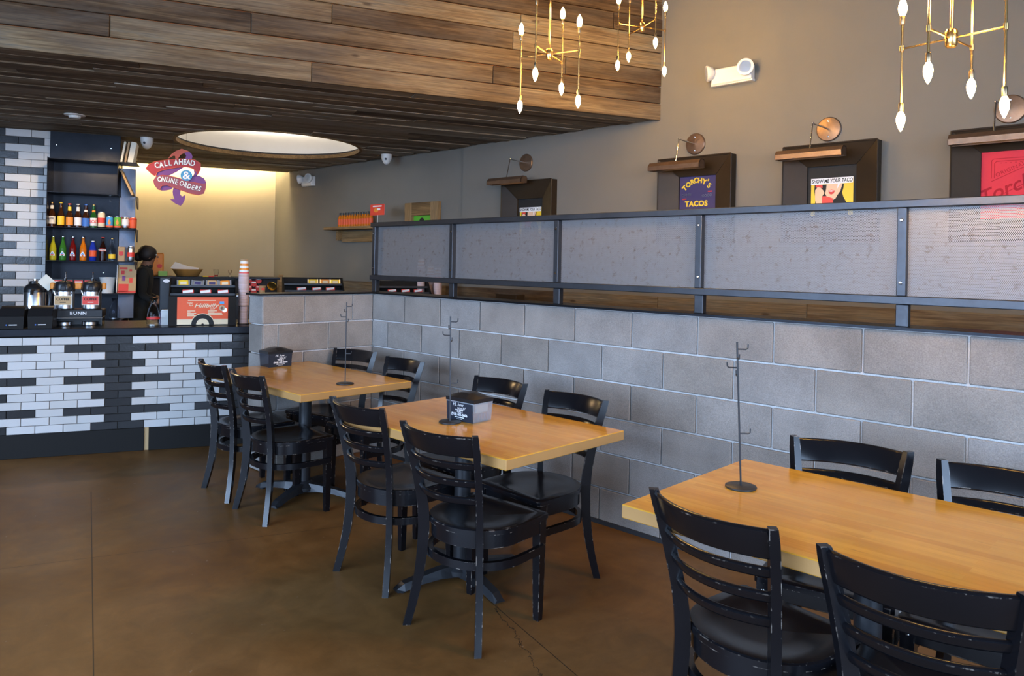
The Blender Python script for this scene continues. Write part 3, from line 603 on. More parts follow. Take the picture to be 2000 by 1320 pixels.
for nm, lb, u, pr, gm, labs, cp, tx in bt: bottle(nm, lb, shp(u, 0), pr, gm, labs, cp, tx)
bt2 = [
 ('soda_bottle', 'yellow-green fruit soda in tall glass bottle with triangular label', 103, 'lime_soda'), ('soda_bottle', 'dark green fruit soda in tall glass bottle with triangular label', 122.5, 'green_soda'),
 ('soda_bottle', 'dark red fruit soda in tall glass bottle with triangular label', 142, 'red_soda'), ('soda_bottle', 'orange fruit soda in tall glass bottle with triangular label', 162, 'orange_soda')]
for nm, lb, u, gm in bt2:
    t = bottle(nm, lb, shp(u, 1), SODA, gm, [], 'chrome')
    MB().prism([(-.022, .045), (.022, .045), (.02, .062), (.006, .088), (-.006, .088), (-.02, .062)], -.0335, -.032, fn=lambda q: Vector((q.x, q.z+.4*q.x*q.x*20, q.y))).build('front_label', 'white', t)
    MB().prism([(-.012, .062), (.012, .062), (.003, .080), (-.003, .080)], -.035, -.0335, fn=lambda q: Vector((q.x, q.z, q.y))).build('emblem', 'sky_blue', t)
    MB().prism([(-.014, .055), (.014, .055), (.012, .062), (-.012, .062)], -.035, -.0335, fn=lambda q: Vector((q.x, q.z, q.y))).build('emblem', 'bright_red', t)
bottle('soda_bottle', 'blue plastic soda bottle with orange-red label and white cap', shp(181, 1), PET, 'blue_soda', [('front_label', .0325, .045, .033, .105, 'orange_red')], 'white')
bottle('soda_bottle', 'dark cola in glass bottle with red script label', shp(200.5, 1), SODA, 'cola', [('front_label', .0305, .098, .0295, .125, 'bright_red')], 'bright_red', [('Coca-Cola', .016, .112, .0325, 'white_print')])
bottle('soda_bottle', 'clear mineral water bottle with yellow and red label', shp(218.5, 1), STUB, 'clear_glass', [('front_label', .031, .028, .031, .072, 'yellow')], 'brass')
CAN = [(.024, 0), (.0305, .006), (.033, .012), (.033, .105), (.0285, .117), (.0265, .118), (.0265, .122), (.0245, .119), (0, .119)]
def can(label, pos, m, bands, tall=1, text_on=None):
    t = thing('drink_can', label, 'can', pos, KROT, 'bottles and cans on the steel shelf')
    MB().lathe([(r, z*tall) for r, z in CAN], n=18, mis=[1, 1, 0, 0, 1, 1, 1, 1]).build('body', [m, 'brushed'], t, 40)
    MB().bbox((0, .004, .121*tall), (.012, .02, .0015), .0005).build('pull_tab', 'brushed', t)
    for nm, z0, z1, mat in bands: MB().lathe([(.0336, z0), (.0336, z1)], n=18).build(nm, mat, t, 40)
    if text_on:
        for body, size, z, mat in text_on: o = text(t, body, size, (0, -.0346, z), mat, bold=.0006); o.rotation_euler = (PI/2, 0, 0)
    return t
can('tall pale beer can with red round print next to the XX bottle', shp(198, 0), 'cream', [('band', .055, .105, 'bright_red')], 1.35)
c1 = can('light blue soft drink can with orange emblem', shp(214, 0), 'sky_blue', [('base_band', .012, .03, 'orange_red')])
c2 = can('green soft drink can with orange emblem', shp(229.5, 0), 'green', [('base_band', .012, .03, 'orange_red')])
for c in (c1, c2): MB().prism([(-.013, .05), (0, .038), (.013, .05), (.012, .068), (0, .095), (-.012, .068)], -.0355, -.034, fn=lambda q: Vector((q.x, q.z, q.y))).build('emblem', 'orange', c)
can('silver soft drink can with white shield print', shp(245, 0), 'brushed', [('band', .035, .10, 'white_print')])
can('red soft drink can at the shelf end', shp(260, 0), 'orange_red', [('rim_band', .095, .104, 'red')])
can('silver can with red shield print at the lower shelf end', shp(255.5, 1), 'brushed', [('band', .05, .095, 'bright_red')], 1.28)
p = shp(237, 1); t = thing('juice_carton', 'kraft paper drink carton with red shield print', 'carton', p, KROT, 'bottles and cans on the steel shelf')
MB().bbox((0, 0, .075), (.065, .05, .15), .004).build('box', 'kraft', t); MB().prism([(-.02, .10), (-.02, .065), (0, .055), (.02, .065), (.02, .10)], -.0275, -.0255, fn=lambda q: Vector((q.x, q.z, q.y))).build('emblem', 'red', t)
a, z = ka(248, 425, 2.33); t = thing('red_card', 'small red card standing behind the cans', 'card', K(a, 2.33, SH[2]), KROT)
MB().box((0, 0, .085), (.115, .003, .06), Matrix.Rotation(.32, 3, 'Y')).build('card', 'red', t); MB().box((.005, -.003, .09), (.085, .002, .02), Matrix.Rotation(.32, 3, 'Y')).build('stripe', 'white_print', t)
MB().box((0, .0, .03), (.06, .003, .06)).build('foot', 'red', t)
# boards leaning on the top shelves, menu on the lowest shelf
for i, (aa, w_, m, lb) in enumerate(((.535, .018, 'paper', 'thin cream board standing at the shelf end'), (.57, .018, 'kraft', 'brown board standing between cream boards on the shelf'), (.615, .05, 'paper', 'wide cream board standing on the top shelf end'))):
    tag(MB().bbox((0, 0, .105), (w_, .24, .21), .002, Matrix.Rotation(.16, 3, 'Y')).build('menu_board', m), lb, 'board', 'boards on the top shelf').location = K(aa, 2.25, SH[0]+.002)
    bpy.context.scene.collection.objects[-1].rotation_euler = (0, 0, KROT)
o = tag(MB().bbox((0, 0, .12), (.02, .2, .27), .002, Matrix.Rotation(-.42, 3, 'Y')).build('wooden_plank', 'tan_card'), 'light wooden board leaning inside the open shelf end', 'board'); o.location = K(.565, 2.30, SH[1]+.012); o.rotation_euler = (0, 0, KROT)
t = thing('menu_stand', 'tan and red printed menu leaning on the lowest steel shelf', 'menu', K(.585, 2.17, SH[4]), KROT)
mrot = Matrix.Rotation(-.22, 3, 'X')
MB().box((0, .03, .145), (.165, .004, .29), mrot).build('board', 'tan_card', t)
for x0, z0_, w_, h_, m in ((-.03, .05, .09, .085, 'bright_red'), (.035, .13, .03, .05, 'bright_red'), (-.03, .15, .03, .05, 'sign_purple'), (-.035, .255, .07, .02, 'red'), (.03, .235, .025, .02, 'red'), (-.04, .21, .03, .04, 'red'), (0, .012, .165, .02, 'bright_red')):
    q = mrot @ Vector((x0, -.003, z0_-.145)); MB().box((q.x, q.y+.03, q.z+.145), (w_, .002, h_), mrot).build('print', m, t)
MB().box((-.09, .05, .14), (.006, .09, .28), mrot).build('strut', 'white_plastic', t)
t = thing('condiment_pail', 'pale grey metal pail on the lowest shelf behind the menu', 'pail', K(.40, 2.27, SH[4]), KROT)
MB().lathe([(.055, 0), (.072, .15), (.074, .152), (.074, .158), (.068, .158), (.053, .006), (0, .006)], n=20).build('bucket', 'white_plastic', t, 40)
for i, (u, w_) in enumerate(((124, .10), (172, .10), (142, .09), (194, .08))):
    a, z = ka(u, 545, 2.18+(i % 2)*.1); t = thing('packet_bin', ('leftmost black bin of red packets behind the coffee servers', 'black bin of red packets behind the red coffee sign', 'black bin of red packets between the two coffee servers', 'rightmost black bin of red packets beside the pail')[i], 'bin', K((-.02, .16, .07, .25)[i], 2.20, SH[4]), KROT, 'packet bins on the lowest shelf')
    MB().prism([(-.045, 0), (.045, 0), (.05, .14), (-.05, .14)], -.04, .04, fn=lambda q: Vector((q.x, q.z, q.y))).build('tub', 'black_plastic', t)
    MB().box((0, -.042, .10), (.075, .003, .055)).build('front_label', 'red', t); MB().box((0, -.044, .112), (.06, .002, .012)).build('print', 'white_print', t)

# ================================================================== ON THE COUNTER
def onct(u, b, v=640): a, z = ka(u, v, b); return K(a, b, CT)
for u, lb in ((27, 'black straw and lid bin with sloped top at the counter end'), (83, 'black straw and lid bin with sloped top beside the coffee stand')):
    t = thing('lid_bin', lb, 'bin', onct(u, .10), KROT, 'black bins on the counter')
    MB().prism([(-.09, 0), (.10, 0), (.10, .135), (-.06, .135), (-.09, .09)], -.075, .075, fn=lambda q: Vector((q.z*(1+.06*(q.y > .05)), q.x, q.y))).build('tub', 'matte_black', t)
    MB().prism([(-.094, .092), (-.058, .142), (-.055, .137), (-.089, .088)], -.075, .075, fn=lambda q: Vector((q.z, q.x, q.y))).build('flap', 'black_plastic', t)
    MB().lathe([(.077, 0), (.077, .15)], (0, .02, .085), 24, axis=(1, 0, 0)).build('hood', 'black_plastic', t, 40).location = (-.075, 0, 0)
    MB().box((.012, -.0905, .028), (.05, .001, .006)).build('small_print', 'white_print', t)
    MB().lathe([(.005, 0), (.005, .001)], (-.028, -.0905, .028), 10, axis=(0, -1, 0)).build('logo', 'blue', t)
t = thing('airpot', 'steel pump airpot with black top and paper tag', 'airpot', onct(67, .40), KROT)
MB().lathe([(.07, 0), (.076, .004), (.076, .02), (.074, .022), (.074, .25), (.071, .255)], n=28, mis=[1, 1, 1, 0, 0]).build('body', ['brushed', 'black_plastic'], t, 40)
MB().lathe([(.076, .25), (.076, .275), (.06, .30), (.04, .315), (.036, .335), (.02, .338), (0, .338)], n=28).build('pump_top', 'black_plastic', t, 40)
MB().tube([(.07, 0, .27), (.1, .0, .25), (.105, 0, .18), (.09, 0, .1)], .016, 8).build('handle', 'black_plastic', t, 40); MB().tube([(0, -.07, .265), (0, -.105, .26), (0, -.115, .235)], .011, 8).build('spout', 'black_plastic', t, 40)
MB().lathe([(.014, 0), (.014, .012), (0, .013)], (0, 0, .338), 12).build('button', 'chrome', t, 40)
o = MB().box((.085, -.03, .325), (.10, .002, .085), Matrix.Rotation(.75, 3, 'Y')).build('tag', 'paper', t)
bs = thing('coffee_stand', 'black double coffee warmer stand lettered BUNN', 'coffee stand', onct(152, .30), KROT)
MB().bbox((0, -.0, .095), (.36, .20, .062), .006).build('housing', 'black_plastic', bs); MB().box((0, -.102, .062), (.36, .006, .006)).build('trim_rail', 'chrome', bs); MB().bbox((0, .05, .03), (.34, .09, .06), .004).build('back_leg', 'black_plastic', bs)
for s in (-1, 1):
    MB().bbox((s*.172, -.02, .032), (.012, .16, .064), .003).build('side_leg', 'black_plastic', bs); MB().lathe([(.05, 0), (.056, .005), (.056, .028), (.048, .032), (0, .032)], (s*.088, -.04, 0), 20).build('drip_cup', 'brushed', bs, 40)
o = text(bs, 'BUNN', .032, (.015, -.1015, .097), 'white_print', bold=.0008, spacing=1.15, sx=1.15); o.rotation_euler = (PI/2, 0, 0)
for s, m, lb in ((-1, 'tan_card', 'steel coffee server with tan COFFEE sign on the warmer stand'), (1, 'bright_red', 'steel coffee server with red COFFEE sign on the warmer stand')):
    t = thing('coffee_server', lb, 'coffee server', K(0, 0, 0), KROT, 'coffee servers'); t.location = bs.location+KA*(s*.092)+KB*(-.0)+UPV*.1265
    MB().lathe([(.06, 0), (.066, .004), (.066, .135)], n=28).build('tank', 'brushed', t, 40)
    MB().lathe([(.069, .133), (.071, .15), (.071, .18), (.06, .205), (.03, .215), (.012, .217), (.012, .235), (0, .236)], n=28).build('lid', 'black_plastic', t, 40)
    for q in (-1, 1): MB().bbox((q*.082, 0, .175), (.03, .035, .05), .006).build('handle', 'orange', t); MB().tube([(q*.066, -.05, .165), (q*.062, -.066, .14), (q*.052, -.07, .112)], .0035, 6).build('chain', 'chrome', t)
    MB().bbox((0, -.069, .16), (.035, .02, .035), .004).build('faucet_guard', 'black_metal', t)
    sg = MB().bbox((0, -.072, .068), (.118, .004, .072), .001).build('sign', 'paper', t); MB().bbox((0, -.0745, .068), (.110, .002, .064), .0006).build('sign_face', m, t)
    o = text(t, 'COFFEE', .027, (0, -.0758, .076), 'black_print', bold=.0009, sx=.92); o.rotation_euler = (PI/2, 0, 0); MB().box((0, -.076, .053), (.04, .001, .006)).build('small_print', 'black_print' if s < 0 else 'paper', t)
    MB().lathe([(.004, 0), (.004, .04), (.007, .045), (0, .05)], (.005, 0, .235), 10).build('gauge', 'chrome', t, 40)
CARAFE = [(.033, 0), (.046, .006), (.047, .03), (.045, .085), (.036, .13), (.021, .165), (.019, .18), (.030, .212), (.031, .215), (.028, .213), (.0165, .181), (.0185, .166), (.034, .13), (.043, .085), (.045, .03), (.043, .01), (0, .008)]
def carafe(lb, p, band):
    t = thing('glass_carafe', lb, 'carafe', p, KROT, 'glass carafes'); MB().lathe(CARAFE, n=24).build('glass', 'clear_glass', t, 50); MB().lathe([(.044, .004), (.0445, .012), (0, .012)], n=20).build('base_water', 'brushed', t, 40)
    if band: MB().lathe([(.0478, .05), (.0474, .068)], n=24).build('red_print', 'red', t, 40)
carafe('clear glass carafe with red band on the counter in front of the worker', onct(299, .16), True)
a, z = ka(239, 621, 2.62); carafe('clear glass carafe standing behind the counter below the menu', K(.455, 2.40, .825), False)
t = thing('napkin_holder', 'small white napkin holder leaning beside the candy rack', 'napkin holder', onct(322, .24), KROT)
MB().bbox((0, 0, .06), (.055, .06, .12), .004).build('napkins', 'white', t); MB().bbox((0, -.033, .055), (.06, .005, .11), .002).build('face_plate', 'white_plastic', t); MB().bbox((-.034, 0, .05), (.006, .07, .10), .002).build('side_plate', 'navy', t)

# candy racks
def candy_bar(lb, pos, w_, h_, m1, m2, rot=0, group='candy bars in racks'):
    t = thing('candy_bar', lb, 'candy bar', pos, KROT, group); rm = Matrix.Rotation(-.25, 3, 'X') @ Matrix.Rotation(rot, 3, 'Y')
    MB().bbox(rm @ Vector((0, 0, h_/2)), (w_*.78, .014, h_), .005, rm).build('wrapper', m1, t)
    for s in (-1, 1): MB().box(rm @ Vector((s*w_*.45, 0, h_/2)), (w_*.13, .004, h_*1.05), rm).build('crimped_end', 'brushed', t)
    MB().box(rm @ Vector((0, -.008, h_/2)), (w_*.5, .002, h_*.38), rm).build('print', m2, t); return t
def gum_box(lb, pos):
    t = thing('candy_pack', lb, 'candy pack', pos, KROT, 'red and white candy packs in racks')
    MB().bbox((0, 0, .02), (.085, .03, .04), .003).build('pack', 'bright_red', t); MB().box((-.002, -.0165, .027), (.075, .002, .02), Matrix.Rotation(-.12, 3, 'Y')).build('band', 'white_print', t); MB().box((0, -.0165, .006), (.05, .002, .005)).build('print', 'white_print', t)
def rack(lb, pos, wd, ht, lip=True):
    t = thing('candy_rack', lb, 'display rack', pos, KROT, 'black candy racks')
    MB().bbox((0, .0, .006), (wd, .24, .012), .002).build('base', 'matte_black', t); MB().bbox((0, .115, ht/2), (wd, .01, ht), .002).build('back', 'matte_black', t)
    for s in (-1, 1): MB().prism([(-.12, 0), (.12, 0), (.12, ht), (.03, ht), (-.12, ht*.62)], -.004, .004, fn=lambda q: Vector((s*(wd/2-.004)+q.z, q.x, q.y))).build('side', 'matte_black', t)
    for z, y in ((ht*.80, .07), (ht*.63, .0)):
        MB().bbox((0, y, z), (wd-.01, .12, .006), .001).build('tray', 'matte_black', t); MB().bbox((0, y-.058, z+.008), (wd-.01, .005, .02), .001).build('tray_lip', 'black_metal', t)
    MB().bbox((0, -.118, ht*.31), (wd, .008, ht*.62), .001).build('front', 'matte_black', t); return t
a0, _ = ka(330, 600, .2); a1, _ = ka(461, 600, .2); RW_ = a1-a0; RHT = .375; ac = (a0+a1)/2; rb = .24
rk = rack('black candy rack with orange poster on the counter', K(ac, rb, CT), RW_, RHT)
def onrack(x, y, z): return K(ac+x, rb+y, CT+z)
for i, (x, m1, m2, lb) in enumerate(((-.30, 'yellow', 'cream', 'yellow-wrapped candy bar at left of the counter rack'), (-.09, 'brushed', 'navy', 'silver-wrapped candy bar second in the counter rack'), (.13, 'tan_card', 'navy', 'brown-wrapped candy bar third in the counter rack'), (.33, 'orange', 'cream', 'orange-wrapped candy bar at right of the counter rack'))):
    candy_bar(lb, onrack(x*RW_, .045, RHT*.80+.004), .095, .052, m1, m2, (-.03, .06, 0, -.05)[i])
for x, lb in ((-.225, 'red and white candy pack at left of the counter rack'), (.035, 'red and white candy pack in the middle of the counter rack'), (.30, 'red and white candy pack at right of the counter rack')): gum_box(lb, onrack(x*RW_, -.028, RHT*.63+.004))
pw, ph = RW_*.75, RHT*.575; pzc = RHT*.31; ys = -.1225
MB().box((0, ys, pzc), (pw, .002, ph)).build('poster', 'orange_red', rk); MB().box((0, ys-.0012, pzc-ph*.41), (pw, .001, ph*.18)).build('poster_strip', 'cream', rk); MB().box((0, ys-.0012, pzc-ph*.305), (pw, .001, ph*.014)).build('poster_line', 'cream', rk)
def halfdisc(r): return [(r*math.cos(PI*i/20), r*math.sin(PI*i/20)) for i in range(21)]
for r_, m, dy in ((.41*ph, 'cream', .002), (.385*ph, 'black_print', .003), (.22*ph, 'cream', .004), (.04*ph, 'black_print', .005)):
    MB().prism(halfdisc(r_), 0, .001, fn=lambda q: Vector((q.x, ys-dy-q.z, q.y+pzc-ph*.5))).build('record_print', m, rk)
def rtext(body, size, x, z, mat='cream', **kw): o = text(rk, body, size, (x*pw, ys-.0035, pzc+z*ph), mat, **kw); o.rotation_euler = (PI/2, 0, 0); return o
rtext('Hillbilly', .21*ph, .06, .19, shear=.35, bold=.0008, sx=1.3); rtext('Trailer', .085*ph, -.26, .29, shear=.2, sx=.9, bold=.0003); rtext('Park', .085*ph, -.235, .20, shear=.2, sx=.9, bold=.0003); rtext('Style', .085*ph, .18, .07, shear=.3)
for j in range(5):
    for x, w_ in ((-.2, (.15, .06, .17, .13, .20)[j]), (.2, (.18, .13, .28, .29, 0)[j])):
        if w_: MB().box((x*pw+(w_-.2)*pw/2, ys-.0025, pzc+ph*(-.0-.045*j)), (w_*pw, .001, .006)).build('small_print', 'cream', rk)
MB().box((-.02*pw, ys-.0025, pzc+.385*ph), (.55*pw, .001, .006)).build('small_print', 'cream', rk); MB().box((.375*pw, ys-.0025, pzc+.3*ph), (.09*pw, .001, .02)).build('price_tag', 'sky_blue', rk)
for x, z, r_, m in ((.38, .10, .022, 'dark_brass'), (.43, .03, .018, 'brushed'), (.38, .10, .013, 'sign_pink')): MB().prism(disc(0, 0, r_), 0, .001, fn=lambda q: Vector((x*pw+q.x, ys-.003-q.z, pzc+z*ph+q.y))).build('picture', m, rk)

# paper cups: a nested tower, one object per cup
CUPM = MB().lathe([(.026, 0), (.0385, .118), (.041, .119), (.041, .123), (.0375, .123), (.0255, .003), (0, .003)], n=18, mis=[0, 1, 1, 1, 0, 0]).mesh('cup', ['kraft', 'pink_rim'], 40)
CUPI = MB().lathe([(.041, 0), (.029, .118), (.0275, .119), (0, .119)], n=18).mesh('cup', ['kraft'], 40)
def cup_tower(pos, n, pitch, lab_top, lab_rest, group):
    for i in range(n):      # cups stand upside down, one over the other, rims downwards
        c = tag(link('paper_cup', CUPT if i == n-1 else CUPR, None, Vector(pos)+UPV*(i*pitch)), lab_rest if i < n-1 else lab_top, 'cup', group)
        c.rotation_euler = (0, 0, random.uniform(0, .2)+KROT)
CUPR = MB().lathe([(.0418, 0), (.0428, .001), (.0428, .0068), (.0395, .0072), (.029, .118), (.0275, .120), (0, .120)], n=20, mis=[0, 0, 0, 1, 1, 1]).mesh('cup', ['pink_rim', 'kraft'], 40)
CUPT = MB().lathe([(.0415, 0), (.0425, .002), (.0425, .005), (.040, .006), (.0393, .014), (.0375, .032), (.036, .05), (.0345, .068), (.0328, .086), (.0305, .105), (.029, .118), (.0275, .120), (0, .120)], n=20, mis=[0, 0, 0, 1, 3, 2, 3, 2, 3, 4, 4, 3]).mesh('cup', ['pink_rim', 'bright_red', 'orange', 'white', 'kraft'], 40)
cup_tower(onct(475, .22, 630), 43, .0098, 'orange and white printed paper cup topping the tall cup tower', 'kraft paper cup nested in the tall tower beside the candy rack', 'cup tower on the counter')
t = thing('cup_holder', 'black wire cup holder around the tall cup tower', 'wire holder', onct(475, .22, 630), KROT)
for z in (.004, .15): MB().tube([(.0475*math.cos(2*PI*i/24), .0475*math.sin(2*PI*i/24), z) for i in range(25)], .003, 6).build('ring', 'black_metal', t, 40)
for i in range(4): an = PI/4+i*PI/2; MB().cyl((.0475*math.cos(an), .0475*math.sin(an), 0), (.0475*math.cos(an), .0475*math.sin(an), .15), .003, n=6).build('upright', 'black_metal', t)

# ================================================================== TABLES
TZ = .74
def table(lb, x0, x1, y0, y1, col, rot):
    t = thing('dining_table', lb, 'table', (col[0], col[1], 0), 0, 'butcher-block dining tables')
    o = MB().bbox((0, 0, 0), (x1-x0, y1-y0, .042), .003).build('tabletop', ['butcher_block', 'butcher_edge'], t)
    for p in o.data.polygons: p.material_index = 1 if abs(p.normal.z) < .5 else 0
    o.location = ((x0+x1)/2-col[0], (y0+y1)/2-col[1], TZ-.021)
    MB().cyl((0, 0, .055), (0, 0, TZ-.06), .038, n=24).build('column', 'black_metal', t, 40)
    MB().lathe([(.075, .03), (.075, .05), (.05, .075), (.038, .085)], n=24).build('hub', 'black_metal', t, 40)
    sp = MB().bbox((0, 0, TZ-.05), (.36, .05, .016), .003); sp.bbox((0, 0, TZ-.05), (.05, .36, .0155), .003); sp.build('top_bracket', 'black_metal', t)
    for i in range(4):
        an = rot+i*PI/2; rm = Matrix.Rotation(an, 3, 'Z'); secs = []
        for d, w_, zb, zt in ((.02, .038, .018, .075), (.12, .036, .03, .068), (.22, .033, .026, .055), (.30, .03, .012, .042), (.335, .026, .010, .022)):
            secs.append([rm @ Vector((d, y, z)) for y, z in ((-w_, zb), (w_, zb), (w_*.62, zt), (-w_*.62, zt))])
        a = MB().sweep(secs).build('foot_arm', 'black_metal', t); MB().cyl(rm @ Vector((.30, 0, 0)), rm @ Vector((.30, 0, .014)), .016, n=12).build('glide', 'black_plastic', a)
    return t
table('butcher-block dining table in the corner by the order counter', -1.602, -.417, -1.316, -.556, (-.996, -.94), math.radians(28))
table('middle butcher-block dining table with clear napkin dispenser', .122, 1.265, -1.440, -.692, (.62, -1.065), math.radians(-12))
table('nearest butcher-block dining table with only a hook stand on it', 1.862, 3.04, -1.543, -.745, (2.45, -1.14), math.radians(10))

# ================================================================== CHAIRS
def lerpk(ks, z):
    for (z0, y0), (z1, y1) in zip(ks, ks[1:]):
        if z <= z1: return y0+(y1-y0)*(z-z0)/(z1-z0)
    return ks[-1][1]
def post_y(z): return lerpk(((0, -.030), (.06, -.018), (.12, -.007), (.20, .005), (.30, .013), (.40, .016), (.46, .013), (.52, .006), (.58, -.004), (.66, -.022), (.74, -.043), (.83, -.070)), z)
def post_x(z): return lerpk(((0, .193), (.06, .183), (.12, .174), (.20, .164), (.30, .155), (.40, .151), (.46, .152), (.52, .156), (.58, .162), (.66, .172), (.74, .183), (.83, .195)), z)
SZ = .442
def seat_outline(inset=0, n=22):
    hw, yf, yb = .212-inset, .385-inset, -.012+inset; pts = [(hw, yf-.01), (hw-.012, yf), (-hw+.012, yf), (-hw, yf-.01)]
    yc = .19; out = []
    for i in range(n+1):
        an = PI+PI*i/n; c, s_ = math.cos(an), math.sin(an); e = .96
        out.append((hw*math.copysign(abs(c)**e, c), yc+(yc-yb)*math.copysign(abs(s_)**e, s_)))
    return pts+out
def hoop(z0, z1, th, inset, front):   # bentwood band following the seat outline, open at the front
    out = seat_outline(inset); pts = [p for p in out if p[1] < .3]; pts = [(out[3][0], front)]+pts[0:]+[(out[0][0], front)]
    secs = []
    for i, (x, y) in enumerate(pts):
        p0 = Vector(pts[max(i-1, 0)]); p1 = Vector(pts[min(i+1, len(pts)-1)]); d = (p1-p0).normalized(); nn = Vector((-d.y, d.x))*th/2
        secs.append([Vector((x-nn.x, y-nn.y, z0)), Vector((x+nn.x, y+nn.y, z0)), Vector((x+nn.x, y+nn.y, z1)), Vector((x-nn.x, y-nn.y, z1))])
    return MB().sweep(secs)
def slat_mesh(zc, h, bow, th):
    secs = []; n = 12; x = post_x(zc)-.004
    for i in range(n+1):
        s_ = -x+2*x*i/n; f = 1-(s_/x)**2; y = post_y(zc)-bow*f; lean = (post_y(zc+h/2)-post_y(zc-h/2))/2
        r = min(.006, th*.35)
        secs.append([Vector((s_, y-lean-th/2+r, zc-h/2)), Vector((s_, y-lean+th/2-r, zc-h/2)), Vector((s_, y-lean+th/2, zc-h/2+r)), Vector((s_, y+lean+th/2, zc+h/2-r)), Vector((s_, y+lean+th/2-r, zc+h/2)), Vector((s_, y+lean-th/2+r, zc+h/2)), Vector((s_, y+lean-th/2, zc+h/2-r)), Vector((s_, y-lean-th/2, zc-h/2+r))])
    return MB().sweep(secs)
def make_chair():
    t = thing('dining_chair', 'x', 'chair', group='black ladder-back dining chairs')
    out = seat_outline(); n = len(out); m = MB(); cy = .19
    rings = [(1, SZ-.022, 0), (1, SZ-.004, 0), (.975, SZ, 0), (.80, SZ, 0), (.70, SZ-.006, 0), (.40, SZ-.010, 0), (0.05, SZ-.011, 0)]
    for f, z, _ in rings: m.v += [(x*f, cy+(y-cy)*f, z) for x, y in out]
    for j in range(len(rings)-1):
        for i in range(n): m.f.append((j*n+i, j*n+(i+1) % n, (j+1)*n+(i+1) % n, (j+1)*n+i)); m.m.append(0)
    m.f.append(tuple(range(n-1, -1, -1))); m.m.append(0); m.f.append(tuple((len(rings)-1)*n+i for i in range(n))); m.m.append(0)
    m.build('seat', 'chair_paint', t, 35)
    hoop(SZ-.075, SZ-.023, .018, .016, .352).build('apron', 'chair_paint', t, 50); hoop(.285, .317, .02, .006, .355).build('stretcher', 'chair_paint', t, 50)
    MB().bbox((0, .352, SZ-.05), (.36, .02, .052), .003).build('front_rail', 'chair_paint', t)
    for s in (-1, 1):
        secs = []; dd = Vector((s*.707, -.707, 0)); pp = Vector((s*.707, .707, 0))     # bent in a diagonal plane, outwards and back
        for i in range(22):
            z = .83*i/21; c_ = Vector((s*post_x(z), post_y(z), z)); hd = .0160+.0075*(1-abs(z-.42)/.42); hp = .0135
            if i == 21: hd *= .85; hp *= .85
            secs.append([c_-dd*hd-pp*hp, c_+dd*hd-pp*hp, c_+dd*hd+pp*hp, c_-dd*hd+pp*hp])
        MB().sweep(secs).build('back_leg', 'chair_paint', t, 40)
        secs = [[Vector((s*.186+dx*h, .350+dy*h, z)) for dx, dy in ((-1, -1), (1, -1), (1, 1), (-1, 1))] for z, h in ((0, .0135), (.02, .0145), (.25, .0185), (SZ-.023, .021))]
        l = MB().sweep(secs).build('front_leg', 'chair_paint', t)
        for z in (.30, SZ-.05): MB().lathe([(.006, 0), (.004, .003), (0, .0035)], (s*.186, .350+.0205, z), 8, axis=(0, 1, 0)).build('bolt', 'chrome', l)
    slat_mesh(.783, .082, .060, .02).build('crest_rail', 'chair_paint', t, 50)
    for z in (.703, .633, .563): slat_mesh(z, .03, .054, .018).build('slat', 'chair_paint', t, 50)
    return t
CH = [  # label, x, y of rear feet line, degrees
 ('black ladder-back chair nearest the tiled counter at the corner table', -1.33, -1.325, -4),
 ('black ladder-back chair on the open side of the corner table, nearer the middle table', -.81, -1.36, -2),
 ('black ladder-back chair at the corner table with its back to the block corner', -1.345, -.40, 192),
 ('black ladder-back chair against the block wall at the corner table, nearer the middle table', -.73, -.44, 178),
 ('black ladder-back chair on the open side of the middle table, nearer the corner table', .352, -1.412, 0),
 ('worn black ladder-back chair pulled out in front at the middle table', .994, -1.481, 5),
 ('black ladder-back chair against the block wall behind the napkin dispenser', .287, -.565, 179),
 ('black ladder-back chair against the block wall at the right end of the middle table', .866, -.622, 177),
 ('black ladder-back chair in the foreground with scraped seat edge at the nearest table', 2.211, -1.552, -9),
 ('black ladder-back chair cropped by the lower right picture corner', 2.713, -1.585, 5),
 ('black ladder-back chair against the block wall at the nearest table, fully showing its crest rail', 2.198, -.636, 190),
 ('black ladder-back chair against the block wall cut by the right picture edge', 2.69, -.63, 182)]
c0 = make_chair()
for i, (lb, x, y, dg) in enumerate(CH):
    if i == 0: c0['label'] = lb; c0.location = (x, y, 0); c0.rotation_euler = (0, 0, math.radians(dg))
    else: dup(c0, (x, y, 0), math.radians(dg), lb)

# ================================================================== THINGS ON THE TABLES
def hook_stand(lb, p, lean):
    t = thing('hook_stand', lb, 'hook stand', p, 0, 'steel hook stands on the tables')
    MB().lathe([(.049, 0), (.051, .002), (.051, .006), (.049, .007), (0, .007)], n=32).build('base', 'stand_steel', t, 40)
    def q(z): return Vector((RT.x*lean*z, RT.y*lean*z, z))
    MB().tube([q(.006), q(.25), q(.485)], .0032, 8).build('rod', 'stand_steel', t, 40)
    d1 = Vector((.80, .60, 0)); d2 = Vector((.60, -.80, 0))
    for z, d in ((.460, d1), (.430, d2), (.398, -d1), (.368, -d2), (.180, d1)):
        b = q(z); MB().tube([b, b+d*.028+UPV*.000, b+d*.034+UPV*.004, b+d*.035+UPV*.017], .0025, 7).build('hook', 'stand_steel', t, 40)
hook_stand('slim steel hook stand on the corner table', pz(674, 750, TZ), .0); hook_stand('slim steel hook stand beside the clear napkin dispenser', pz(879, 825, TZ), -.015); hook_stand('slim steel hook stand on the nearest table', pz(1447, 952, TZ), -.045)
